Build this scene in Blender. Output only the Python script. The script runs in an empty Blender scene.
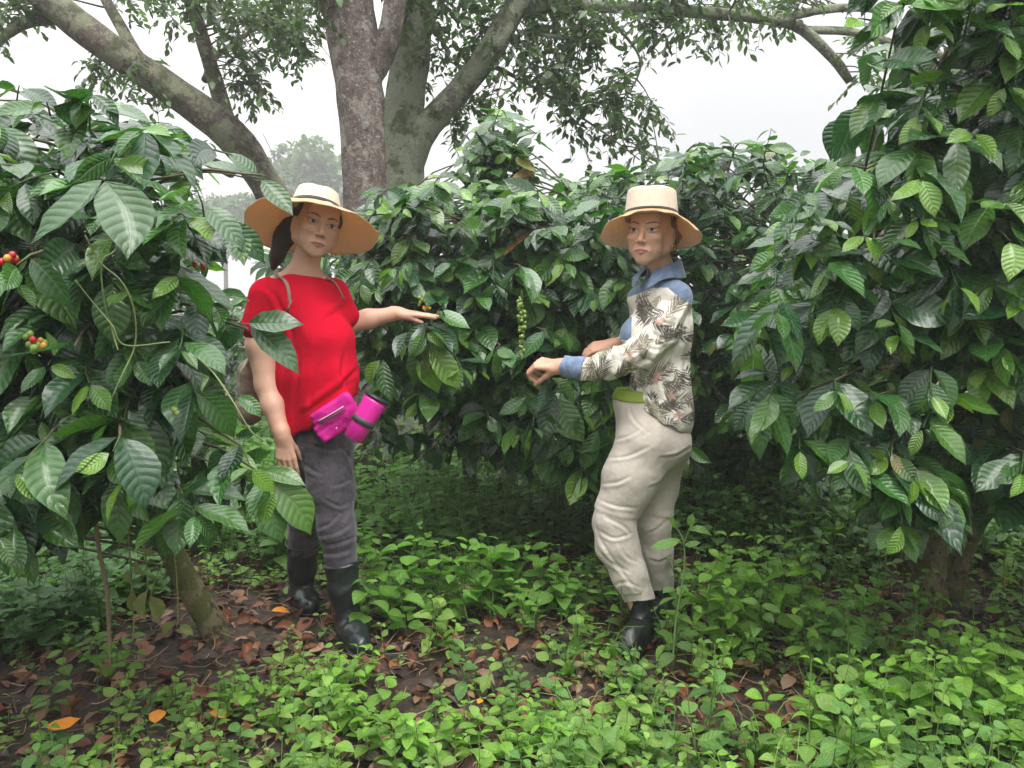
import bpy, math, os
import numpy as np
from mathutils import Vector, Matrix
ONLY = os.environ.get('ONLY', '')          # test switch, empty = whole scene
def want(k): return (not ONLY) or (k in ONLY.split(','))
scene = bpy.context.scene
COL = scene.collection
rng = np.random.default_rng(7)

# ---------------------------------------------------------------- camera
H, PITCH, FPX = 1.25, math.radians(6.0), 800.0
CA, SA = math.cos(PITCH), math.sin(PITCH)
def P(px, py, Y):
    """point of the world at distance Y (metres ahead) seen at that place in the photograph"""
    a = (px - 512) / FPX; b = (384 - py) / FPX
    t = Y / (CA + b * SA)
    return np.array([a * t, Y, H + (-SA + b * CA) * t])
def proj(p):
    p = np.asarray(p, float)
    x = p[..., 0]; y = p[..., 1]; z = p[..., 2] - H
    d = y * CA - z * SA; u = y * SA + z * CA
    return 512 + FPX * x / d, 384 - FPX * u / d
def G(px, py):
    """point on the ground plane"""
    a = (px - 512) / FPX; b = (384 - py) / FPX
    t = -H / (-SA + b * CA)
    return np.array([a * t, t * (CA + b * SA), 0.0])
cam_d = bpy.data.cameras.new('camera'); cam = bpy.data.objects.new('camera', cam_d); COL.objects.link(cam)
cam.location = (0, 0, H); cam.rotation_euler = (math.radians(90) - PITCH, 0, 0)
cam_d.sensor_width = 36; cam_d.lens = FPX / 1024 * 36; cam_d.clip_start = .05; cam_d.clip_end = 2000
scene.camera = cam

# ---------------------------------------------------------------- objects
def props(o, label=None, cat=None, group=None, kind=None):
    if label: o['label'] = label
    if cat: o['category'] = cat
    if group: o['group'] = group
    if kind: o['kind'] = kind
    return o
def empty(name, loc, label=None, cat=None, group=None, kind=None):
    o = bpy.data.objects.new(name, None); COL.objects.link(o); o.location = loc
    o.empty_display_size = .1
    return props(o, label, cat, group, kind)
def mesh_obj(name, V, F, mats, parent=None, smooth=True, uv=None, col=None, mi=None):
    """V (n,3); F (m,k) array or list of arrays of faces; uv/col per vertex"""
    V = np.asarray(V, np.float32)
    if isinstance(F, np.ndarray): F = [F]
    F = [np.asarray(f, np.int32) for f in F if len(f)]
    me = bpy.data.meshes.new(name)
    loops = np.concatenate([f.ravel() for f in F]); tot = np.concatenate([np.full(len(f), f.shape[1], np.int32) for f in F])
    start = np.concatenate([[0], np.cumsum(tot)[:-1]]).astype(np.int32)
    if parent is not None:
        q = parent
        while q is not None: V = V - np.array(q.location, np.float32); q = q.parent
    me.vertices.add(len(V)); me.vertices.foreach_set('co', V.ravel())
    me.loops.add(len(loops)); me.loops.foreach_set('vertex_index', loops)
    me.polygons.add(len(tot)); me.polygons.foreach_set('loop_start', start); me.polygons.foreach_set('loop_total', tot)
    me.polygons.foreach_set('use_smooth', np.full(len(tot), smooth))
    if mi is not None: me.polygons.foreach_set('material_index', np.asarray(mi, np.int32))
    if uv is not None:
        l = me.uv_layers.new(name='UVMap'); l.data.foreach_set('uv', np.asarray(uv, np.float32)[loops].ravel())
    if col is not None:
        c = np.ones((len(V), 4), np.float32); c[:, :3] = col
        at = me.color_attributes.new('tint', 'FLOAT_COLOR', 'POINT'); at.data.foreach_set('color', c.ravel())
    me.update(calc_edges=True); me.validate()
    if not isinstance(mats, (list, tuple)): mats = [mats]
    for m in mats: me.materials.append(m)
    o = bpy.data.objects.new(name, me); COL.objects.link(o)
    if parent is not None: o.parent = parent
    return o
def place_origin(o, base):
    """move a top-level mesh's origin to its base without moving its surface"""
    b = Vector(base); o.data.transform(Matrix.Translation(-b)); o.location = b

# ---------------------------------------------------------------- materials
def new_mat(name):
    m = bpy.data.materials.new(name); m.use_nodes = True
    nt = m.node_tree; nt.nodes.clear()
    out = nt.nodes.new('ShaderNodeOutputMaterial'); b = nt.nodes.new('ShaderNodeBsdfPrincipled')
    nt.links.new(b.outputs[0], out.inputs[0])
    return m, nt, b, out
def N(nt, t, **kw):
    n = nt.nodes.new(t)
    for k, v in kw.items():
        if k.startswith('i_'):
            key = k[2:]
            key = int(key) if key.isdigit() else key.replace('_', ' ')
            n.inputs[key].default_value = v
        else: setattr(n, k, v)
    return n
def L(nt, a, b): nt.links.new(a, b)
def ramp(nt, src, stops, interp='LINEAR'):
    r = nt.nodes.new('ShaderNodeValToRGB'); r.color_ramp.interpolation = interp
    el = r.color_ramp.elements
    while len(el) < len(stops): el.new(.5)
    for e, (p, c) in zip(el, stops):
        e.position = p; e.color = (c, c, c, 1) if np.isscalar(c) else (*c[:3], 1)
    L(nt, src, r.inputs[0]); return r
def mixc(nt, fac, a, b, mode='MIX'):
    m = nt.nodes.new('ShaderNodeMix'); m.data_type = 'RGBA'; m.blend_type = mode
    for v, s in ((fac, m.inputs[0]), (a, m.inputs[6]), (b, m.inputs[7])):
        if isinstance(v, bpy.types.NodeSocket): L(nt, v, s)
        elif np.isscalar(v): s.default_value = v
        else: s.default_value = (*v[:3], 1)
    return m.outputs[2]
def mth(nt, op, a, b=None, c=None):
    m = nt.nodes.new('ShaderNodeMath'); m.operation = op
    for i, v in enumerate((a, b, c)):
        if v is None: continue
        if isinstance(v, bpy.types.NodeSocket): L(nt, v, m.inputs[i])
        else: m.inputs[i].default_value = v
    return m.outputs[0]
def bump(nt, h, dist, strength=1.0, normal=None):
    b = nt.nodes.new('ShaderNodeBump'); b.inputs['Distance'].default_value = dist; b.inputs['Strength'].default_value = strength
    L(nt, h, b.inputs['Height'])
    if normal is not None: L(nt, normal, b.inputs['Normal'])
    return b.outputs[0]
def noise(nt, vec, scale, detail=4, rough=.55):
    n = N(nt, 'ShaderNodeTexNoise', i_Scale=scale, i_Detail=detail, i_Roughness=rough)
    if vec is not None: L(nt, vec, n.inputs['Vector'])
    return n
def texco(nt, which='Object'):
    return nt.nodes.new('ShaderNodeTexCoord').outputs[which]
def mapping(nt, vec, scale=(1,1,1), rot=(0,0,0)):
    m = N(nt, 'ShaderNodeMapping', i_Scale=scale, i_Rotation=rot); L(nt, vec, m.inputs[0]); return m.outputs[0]

def leaf_mat(name, veins=9, gloss=.32, corr=.0022, trans=.28, spots=True):
    m, nt, b, out = new_mat(name)
    at = N(nt, 'ShaderNodeAttribute', attribute_name='tint').outputs['Color']
    uv = N(nt, 'ShaderNodeUVMap').outputs[0]
    sx = N(nt, 'ShaderNodeSeparateXYZ'); L(nt, uv, sx.inputs[0])
    s = mth(nt, 'ABSOLUTE', mth(nt, 'SUBTRACT', sx.outputs[0], .5))           # 0 midrib .. .5 edge
    ph = mth(nt, 'MULTIPLY', mth(nt, 'SUBTRACT', sx.outputs[1], mth(nt, 'MULTIPLY', mth(nt, 'POWER', s, 1.3), .42)), float(veins))
    w = mth(nt, 'PINGPONG', ph, .5)                                         # 0 on a vein, .5 between
    vein = ramp(nt, w, [(0, 1), (.09, .25), (.2, 0)]).outputs[0]
    mid = ramp(nt, s, [(0, 1), (.018, .9), (.04, 0)]).outputs[0]
    vm = mth(nt, 'MAXIMUM', mth(nt, 'MULTIPLY', vein, .5), mid)
    oc = texco(nt)
    nz = noise(nt, oc, 45, 3).outputs[0]
    c1 = mixc(nt, nz, mixc(nt, 1.0, at, (.78, .80, .74), 'MULTIPLY'), mixc(nt, 1.0, at, (1.22, 1.2, 1.15), 'MULTIPLY'))
    c2 = mixc(nt, mth(nt, 'MULTIPLY', vm, .26), c1, mixc(nt, 1.0, at, (2.3, 1.9, 1.9), 'MULTIPLY'))
    if spots:
        nz2 = noise(nt, oc, 26, 5, .7).outputs[0]
        sp = ramp(nt, nz2, [(.665, 0), (.71, 1)]).outputs[0]
        c2 = mixc(nt, mth(nt, 'MULTIPLY', sp, .75), c2, (.11, .055, .02))
    L(nt, c2, b.inputs['Base Color'])
    rr = ramp(nt, nz, [(.3, gloss - .07), (.7, gloss + .15)]).outputs[0]
    L(nt, rr, b.inputs['Roughness'])
    b.inputs['Specular IOR Level'].default_value = .5
    if spots: b.inputs['Coat Weight'].default_value = .55; b.inputs['Coat Roughness'].default_value = .13
    puff = ramp(nt, w, [(0, 0), (.28, .75), (.5, 1)]).outputs[0]
    hgt = mth(nt, 'SUBTRACT', mth(nt, 'MULTIPLY', puff, ramp(nt, s, [(0, .3), (.12, 1), (.38, 1), (.5, .5)]).outputs[0]), mth(nt, 'MULTIPLY', mid, .5))
    nrm = bump(nt, hgt, corr)
    nrm = bump(nt, noise(nt, oc, 160, 2).outputs[0], .0006, 1, nrm)
    L(nt, nrm, b.inputs['Normal'])
    tr = nt.nodes.new('ShaderNodeBsdfTranslucent')
    L(nt, mixc(nt, 1.0, c2, (1.7, 2.1, .7), 'MULTIPLY'), tr.inputs[0]); L(nt, nrm, tr.inputs['Normal'])
    mx = nt.nodes.new('ShaderNodeMixShader'); mx.inputs[0].default_value = trans
    L(nt, b.outputs[0], mx.inputs[1]); L(nt, tr.outputs[0], mx.inputs[2]); L(nt, mx.outputs[0], out.inputs[0])
    return m
def tint_mat(name, rough=.6, nscale=60, bd=.001, var=.25, spec=.4):
    m, nt, b, out = new_mat(name)
    at = N(nt, 'ShaderNodeAttribute', attribute_name='tint').outputs['Color']
    nz = noise(nt, texco(nt), nscale, 4).outputs[0]
    L(nt, mixc(nt, nz, mixc(nt, 1.0, at, (1 - var,) * 3, 'MULTIPLY'), mixc(nt, 1.0, at, (1 + var,) * 3, 'MULTIPLY')), b.inputs['Base Color'])
    b.inputs['Roughness'].default_value = rough; b.inputs['Specular IOR Level'].default_value = spec
    L(nt, bump(nt, nz, bd), b.inputs['Normal'])
    return m
def bark_mat(name, base, dark, lichen, amount=.5, moss=(.05, .075, .02), moss_amt=.3, scale=1.0, stretch=.35):
    m, nt, b, out = new_mat(name)
    oc = texco(nt); st = mapping(nt, oc, (1, 1, stretch))
    n1 = noise(nt, st, 22 * scale, 6, .65).outputs[0]
    c = ramp(nt, n1, [(.34, dark), (.5, base), (.66, tuple(x * 1.5 for x in base))]).outputs[0]
    nx = noise(nt, mapping(nt, oc, (1, 1, .9)), 90 * scale, 5, .75).outputs[0]; c = mixc(nt, ramp(nt, nx, [(.40, .75), (.50, 0)]).outputs[0], c, dark)
    n2 = noise(nt, oc, 7 * scale, 7, .72).outputs[0]
    c = mixc(nt, ramp(nt, n2, [(.62 - .3 * amount, 0), (.68 - .3 * amount, .9)]).outputs[0], c, lichen)
    n4 = noise(nt, oc, 30 * scale, 4, .7).outputs[0]
    c = mixc(nt, ramp(nt, n4, [(.57, 0), (.64, .85)]).outputs[0], c, tuple(x * 1.3 for x in lichen))
    n3 = noise(nt, oc, 4.5 * scale, 6, .65).outputs[0]
    c = mixc(nt, ramp(nt, n3, [(.64 - .3 * moss_amt, 0), (.72 - .3 * moss_amt, .9)]).outputs[0], c, moss)
    L(nt, c, b.inputs['Base Color']); b.inputs['Roughness'].default_value = .85
    b.inputs['Specular IOR Level'].default_value = .25
    h = mth(nt, 'ADD', mth(nt, 'MULTIPLY', n1, .7), mth(nt, 'MULTIPLY', noise(nt, oc, 60 * scale, 5, .7).outputs[0], .5))
    L(nt, bump(nt, h, .045), b.inputs['Normal'])
    return m
def cloth_mat(name, color, color2=None, rough=.85, weave=900, wr=.006, sheen=.2, stripes=None):
    m, nt, b, out = new_mat(name)
    oc = texco(nt)
    n1 = noise(nt, oc, 14, 4).outputs[0]
    c = mixc(nt, n1, tuple(x * .86 for x in color), tuple(min(1, x * 1.12) for x in color))
    if color2:
        n2 = noise(nt, oc, 45, 5, .7).outputs[0]
        c = mixc(nt, ramp(nt, n2, [(.42, 0), (.62, 1)]).outputs[0], c, color2)
    L(nt, c, b.inputs['Base Color']); b.inputs['Roughness'].default_value = rough
    b.inputs['Specular IOR Level'].default_value = .25
    b.inputs['Sheen Weight'].default_value = sheen; b.inputs['Sheen Roughness'].default_value = .5
    nr = bump(nt, noise(nt, oc, 9, 3, .5).outputs[0], wr * 2.2)
    nr = bump(nt, noise(nt, mapping(nt, oc, (1, 1, .5)), 30, 3, .5).outputs[0], wr * .5, 1, nr)
    nr = bump(nt, noise(nt, oc, weave * .4, 1).outputs[0], .0005, .5, nr)
    L(nt, nr, b.inputs['Normal'])
    return m
def plain_mat(name, color, rough=.4, metal=0, spec=.5, nscale=40, bd=.0005, var=.12):
    m, nt, b, out = new_mat(name)
    nz = noise(nt, texco(nt), nscale, 4).outputs[0]
    L(nt, mixc(nt, nz, tuple(x * (1 - var) for x in color), tuple(min(1, x * (1 + var)) for x in color)), b.inputs['Base Color'])
    b.inputs['Roughness'].default_value = rough; b.inputs['Metallic'].default_value = metal; b.inputs['Specular IOR Level'].default_value = spec
    L(nt, bump(nt, nz, bd), b.inputs['Normal'])
    return m

# ---------------------------------------------------------------- curves / tubes
def smooth_path(pts, n):
    """Catmull-Rom through rows of (x,y,z,r...)"""
    p = np.asarray(pts, float); k = len(p)
    if k == 2:
        t = np.linspace(0, 1, n)[:, None]; return p[0] * (1 - t) + p[1] * t
    q = np.vstack([2 * p[0] - p[1], p, 2 * p[-1] - p[-2]])
    u = np.linspace(0, k - 1, n); i = np.minimum(u.astype(int), k - 2); f = (u - i)[:, None]
    a, b, c, d = q[i], q[i + 1], q[i + 2], q[i + 3]
    return .5 * ((2 * b) + (c - a) * f + (2 * a - 5 * b + 4 * c - d) * f**2 + (-a + 3 * b - 3 * c + d) * f**3)
class Tubes:
    def __init__(s): s.V = []; s.F = []; s.C = []; s.n = 0
    def add(s, path, rad, sides=6, col=(1, 1, 1), rough=0., seed=0, flat=None):
        path = np.asarray(path, float); n = len(path)
        rad = np.broadcast_to(np.asarray(rad, float), (n,))
        t = np.gradient(path, axis=0); t /= np.linalg.norm(t, axis=1)[:, None] + 1e-9
        ref = np.array([0, 0, 1.]) if abs(t[:, 2]).mean() < .8 else np.array([1., 0, 0])
        a = np.cross(t, ref); a /= np.linalg.norm(a, axis=1)[:, None] + 1e-9; b = np.cross(t, a)
        ang = np.linspace(0, 2 * np.pi, sides, endpoint=False)
        R = np.repeat(rad[:, None], sides, 1)
        if rough:
            r = np.random.default_rng(seed)
            bumps = r.normal(size=(n, sides)); bumps = (bumps + np.roll(bumps, 1, 1) + np.roll(bumps, 1, 0) + np.roll(bumps, -1, 0)) / 2
            lobes = .6 * np.sin(ang[None] * 3 + r.uniform(0, 6) + np.arange(n)[:, None] * .12) + .4 * np.sin(ang[None] * 5 + r.uniform(0, 6))
            R = R * (1 + rough * (bumps * .5 + lobes * .7))
        ca = np.cos(ang); sa_ = np.sin(ang)
        if flat: sa_ = sa_ * flat
        v = path[:, None, :] + R[..., None] * (ca[None, :, None] * a[:, None, :] + sa_[None, :, None] * b[:, None, :])
        v = v.reshape(-1, 3)
        i = np.arange(n - 1)[:, None] * sides + np.arange(sides)[None]; j = np.arange(n - 1)[:, None] * sides + (np.arange(sides)[None] + 1) % sides
        f = np.stack([i, j, j + sides, i + sides], -1).reshape(-1, 4)
        caps = np.array([[0, 0, 0, 0]])[:0]
        s.V.append(v); s.F.append(f + s.n); s.C.append(np.tile(col, (len(v), 1))); s.n += len(v)
        # end caps
        c0 = s.n; s.V.append(path[[0, -1]]); s.C.append(np.tile(col, (2, 1))); s.n += 2
        k = np.arange(sides); base = c0 - len(v)
        f0 = np.stack([np.full(sides, c0), base + (k + 1) % sides, base + k], -1)
        l = base + (n - 1) * sides
        f1 = np.stack([np.full(sides, c0 + 1), l + k, l + (k + 1) % sides], -1)
        s.T = getattr(s, 'T', []); s.T += [f0, f1]
    def build(s, name, mat, parent=None):
        if not s.V: return None
        return mesh_obj(name, np.vstack(s.V), [np.vstack(s.F), np.vstack(s.T)], mat, parent, col=np.vstack(s.C))

# ---------------------------------------------------------------- leaves
def leaf_template(kind, hi=True):
    if kind == 'coffee':
        t = np.array([0, .05, .14, .26, .4, .55, .7, .82, .9, .96, 1.]) if hi else np.array([0, .12, .35, .6, .82, 1.])
        w = np.interp(t, [0, .05, .14, .26, .4, .55, .7, .82, .9, .96, 1.], [.03, .22, .56, .84, .99, 1, .84, .52, .25, .09, .01])
        W = .232
    elif kind == 'round':
        t = np.array([0, .1, .3, .5, .7, .88, 1.]) if hi else np.array([0, .25, .55, .82, 1.])
        w = np.interp(t, [0, .1, .3, .5, .7, .88, 1.], [.04, .6, .97, 1, .8, .4, .01]); W = .33
    elif kind == 'slim':
        t = np.array([0, .25, .6, 1.]); w = np.array([.05, .8, .9, .02]); W = .17
    s = np.array([-1, -.55, 0, .55, 1.]) if hi else np.array([-1, 0, 1.])
    return t, w * W, s
def leaf_batch(base, d, nrm, size, tint, kind='coffee', hi=True, rg=None, droop=.35, fold=.35, wavy=1.):
    """n leaves at once. returns V,F,UV,C"""
    rg = rg or rng
    n = len(base)
    t, w, s = leaf_template(kind, hi)
    d = d / (np.linalg.norm(d, axis=1)[:, None] + 1e-9)
    nrm = nrm - (nrm * d).sum(1)[:, None] * d; nrm /= np.linalg.norm(nrm, axis=1)[:, None] + 1e-9
    sd = np.cross(d, nrm)
    T, S = np.meshgrid(t, s, indexing='ij'); Wd = np.repeat(w[:, None], len(s), 1)
    T = T.ravel(); S = S.ravel(); Wd = Wd.ravel()
    dr = (droop * rg.uniform(-.2, 2.2, n))[:, None]; fo = (fold * rg.uniform(.2, 1.5, n))[:, None]
    ph = rg.uniform(0, 6.28, n)[:, None]; tw = rg.normal(0, .25, n)[:, None]; cv = rg.normal(0, .07, n)[:, None]
    wf = rg.uniform(.8, 1.2, n)[:, None]
    # bend along an arc
    ang = dr * T[None]; x = np.where(dr > 1e-4, np.sin(ang) / dr, T[None]); z = -(1 - np.cos(ang)) / dr
    y = S[None] * Wd[None] * wf; y = y + cv * np.sin(np.pi * T[None])
    zz = z + np.abs(S[None]) * Wd[None] * fo + wavy * np.abs(S[None]) ** 2 * .018 * np.sin(T[None] * 2 * np.pi * 4.5 + ph + S[None] * 1.2) * np.sin(np.pi * T[None])
    zz = zz + tw * S[None] * Wd[None] * T[None]
    v = base[:, None, :] + size[:, None, None] * (x[..., None] * d[:, None, :] + y[..., None] * sd[:, None, :] + zz[..., None] * nrm[:, None, :])
    k = len(T); ns = len(s); nt_ = len(t)
    i = (np.arange(nt_ - 1)[:, None] * ns + np.arange(ns - 1)[None]).ravel()
    f = np.stack([i, i + 1, i + 1 + ns, i + ns], -1)
    F = (f[None] + (np.arange(n) * k)[:, None, None]).reshape(-1, 4)
    uv = np.tile(np.stack([(S + 1) / 2, T], -1), (n, 1))
    C = np.repeat(tint, k, 0)
    return v.reshape(-1, 3), F, uv, C
class Leaves:
    def __init__(s): s.b = []; s.d = []; s.n = []; s.z = []; s.c = []
    def add(s, b, d, n, z, c): s.b.append(b); s.d.append(d); s.n.append(n); s.z.append(z); s.c.append(c)
    def keep(s, fn):
        if not s.b: return
        k = fn(np.array(s.b) + np.array(s.d) * np.array(s.z)[:, None] * .55, np.array(s.b) + np.array(s.d) * np.array(s.z)[:, None])
        for a in 'bdnzc': setattr(s, a, [q for q, kk in zip(getattr(s, a), k) if kk])
    def build(s, name, mat, parent=None, stems=(), **kw):
        if not s.b: return None
        V, F, uv, C = leaf_batch(np.array(s.b), np.array(s.d), np.array(s.n), np.array(s.z), np.array(s.c), **kw)
        if stems:
            vs_, cs_, q4, t3 = [V], [C], [F], []; n = len(V)
            for t in stems:
                if not t.V: continue
                vv = np.vstack(t.V); q4.append(np.vstack(t.F) + n); t3.append(np.vstack(t.T) + n); vs_.append(vv); cs_.append(np.vstack(t.C)); n += len(vv)
            A4 = np.vstack(q4); A3 = np.vstack(t3); mi = np.concatenate([np.zeros(len(F), int), np.ones(len(A4) - len(F) + len(A3), int)])
            return mesh_obj(name, np.vstack(vs_), [A4, A3], [mat, M_TWIG], parent, uv=np.vstack([uv, np.zeros((n - len(V), 2))]), col=np.vstack(cs_), mi=mi)
        return mesh_obj(name, V, F, mat, parent, uv=uv, col=C)
def unit(v): v = np.asarray(v, float); return v / (np.linalg.norm(v) + 1e-9)
def in_poly(px, py, poly):
    px = np.atleast_1d(px); py = np.atleast_1d(py); c = np.zeros(px.shape, bool)
    n = len(poly); j = n - 1
    for i in range(n):
        xi, yi = poly[i]; xj, yj = poly[j]
        m = ((yi > py) != (yj > py)) & (px < (xj - xi) * (py - yi) / (yj - yi + 1e-9) + xi)
        c ^= m; j = i
    return c
UP = np.array([0, 0, 1.])
# ================================================================ world, ground, far things
world = bpy.data.worlds.new('World'); scene.world = world; world.use_nodes = True
nt = world.node_tree; nt.nodes.clear()
wo = nt.nodes.new('ShaderNodeOutputWorld'); bg = nt.nodes.new('ShaderNodeBackground'); L(nt, bg.outputs[0], wo.inputs[0])
sky = nt.nodes.new('ShaderNodeTexSky'); sky.sky_type = 'NISHITA'; sky.sun_disc = False
SUN_EL, SUN_ROT = math.radians(62), math.radians(200)
sky.sun_elevation = SUN_EL; sky.sun_rotation = SUN_ROT; sky.dust_density = 4
hs = N(nt, 'ShaderNodeHueSaturation', i_Saturation=.12, i_Value=1.0); L(nt, sky.outputs[0], hs.inputs['Color'])
# the closed cloud deck: pale grey, softly mottled, in front of that sky
gc = texco(nt, 'Generated'); cn = noise(nt, mapping(nt, gc, (1, 1, 2.2)), 1.6, 4, .5).outputs[0]
sg = N(nt, 'ShaderNodeSeparateXYZ'); L(nt, gc, sg.inputs[0])
bank = mth(nt, 'MULTIPLY', ramp(nt, mth(nt, 'ADD', sg.outputs[0], .5), [(.36, 0), (.72, 1)]).outputs[0], ramp(nt, sg.outputs[2], [(.1, 1), (.5, 0)]).outputs[0])
deck = ramp(nt, cn, [(.3, (8.5, 8.55, 8.7)), (.7, (10.8, 10.7, 10.7))]).outputs[0]
zm = mth(nt, 'MAXIMUM', sg.outputs[2], 0.); zen = mth(nt, 'MULTIPLY_ADD', mth(nt, 'MULTIPLY', zm, zm), 2.6, .46)     # an overcast sky is brighter overhead
deck = mixc(nt, 1., deck, zen, 'MULTIPLY')
deck = mixc(nt, mth(nt, 'MULTIPLY', bank, .8), deck, (3.2, 3.3, 3.42))
L(nt, mixc(nt, .93, hs.outputs[0], deck), bg.inputs[0]); bg.inputs[1].default_value = .10
sd_ = bpy.data.lights.new('sun', 'SUN'); so = bpy.data.objects.new('sun', sd_); COL.objects.link(so)
sd_.energy = 1.3; sd_.angle = math.radians(28); sd_.color = (1, .97, .93)
so.location = (0, 0, 12)
# sun from behind the camera's right shoulder, high
saz = math.radians(25)
sv = Vector((math.sin(saz) * math.cos(SUN_EL), -math.cos(saz) * math.cos(SUN_EL), math.sin(SUN_EL)))
so.rotation_euler = sv.to_track_quat('Z', 'Y').to_euler()
sky.sun_rotation = math.radians(180 - 25)
vs = scene.view_settings; vs.view_transform = 'Standard'; vs.look = 'None'; vs.gamma = 1; vs.use_curve_mapping = False
vs.exposure = .93
scene.cycles.max_bounces = 8; scene.cycles.diffuse_bounces = 4; scene.cycles.glossy_bounces = 2
scene.cycles.transmission_bounces = 4; scene.cycles.volume_bounces = 3; scene.cycles.transparent_max_bounces = 8
scene.cycles.use_denoising = True
scene.cycles.sample_clamp_indirect = 6

def gh(x, y):
    """height of the ground"""
    near = np.clip((8 - y) / 3, 0, 1)
    return (.018 * np.sin(x * 3.1 + y * 1.7) + .014 * np.sin(x * 5.3 - y * 4.1 + 1) + .008 * np.sin(x * 11 + y * 9)) * near
if want('ground') or ONLY:
    xs = np.concatenate([-np.geomspace(120, 5, 22), np.linspace(-4.8, 4.8, 130), np.geomspace(5, 120, 22)])
    ys = np.concatenate([np.linspace(-40, -1, 8), np.linspace(-.5, 8, 120), np.geomspace(8.3, 140, 24)])
    X, Y = np.meshgrid(xs, ys, indexing='ij')
    Z = gh(X, Y) - .012
    V = np.stack([X, Y, Z], -1).reshape(-1, 3); ny = len(ys)
    i = (np.arange(len(xs) - 1)[:, None] * ny + np.arange(ny - 1)[None]).ravel()
    m, nt, b, out = new_mat('leaf strewn soil'); oc = texco(nt)
    n1 = noise(nt, oc, 3, 6, .6).outputs[0]; n2 = noise(nt, oc, 38, 5, .7).outputs[0]
    vo = N(nt, 'ShaderNodeTexVoronoi', i_Scale=26., i_Randomness=1.); L(nt, oc, vo.inputs['Vector'])
    hsv = N(nt, 'ShaderNodeSeparateXYZ'); L(nt, vo.outputs['Color'], hsv.inputs[0])
    c = ramp(nt, hsv.outputs[0], [(0, (.03, .018, .012)), (.4, (.07, .035, .022)), (.75, (.12, .06, .035)), (1, (.06, .045, .03))]).outputs[0]
    c = mixc(nt, ramp(nt, n2, [(.35, .9), (.6, 0)]).outputs[0], c, (.022, .016, .012))
    c = mixc(nt, ramp(nt, n1, [(.5, 0), (.62, .7)]).outputs[0], c, (.035, .045, .018))
    L(nt, c, b.inputs['Base Color']); b.inputs['Roughness'].default_value = .7
    L(nt, bump(nt, mth(nt, 'ADD', n2, vo.outputs['Distance']), .03), b.inputs['Normal'])
    g = mesh_obj('ground', V, np.stack([i, i + ny, i + ny + 1, i + 1], -1), m); props(g, kind='structure')

HAZE = float(os.environ.get('HAZE', '.0042'))
if want('haze') and HAZE > 0:
    V = np.array([[x, y, z] for x in (-125, 125) for y in (-45, 145) for z in (-1.05, 13.5)], float)
    F = np.array([[0, 1, 3, 2], [4, 6, 7, 5], [0, 4, 5, 1], [2, 3, 7, 6], [0, 2, 6, 4], [1, 5, 7, 3]])
    m = bpy.data.materials.new('mist'); m.use_nodes = True; nt = m.node_tree; nt.nodes.clear()
    out = nt.nodes.new('ShaderNodeOutputMaterial'); pv = nt.nodes.new('ShaderNodeVolumePrincipled')
    pv.inputs['Color'].default_value = (.97, .98, 1, 1); pv.inputs['Density'].default_value = HAZE; pv.inputs['Anisotropy'].default_value = .2
    L(nt, pv.outputs[0], out.inputs['Volume'])
    hz = mesh_obj('haze', V, F, m, smooth=False); props(hz, kind='stuff')
    hz['label'] = 'thin white mountain mist hanging over the plantation'; hz['category'] = 'mist'
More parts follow.
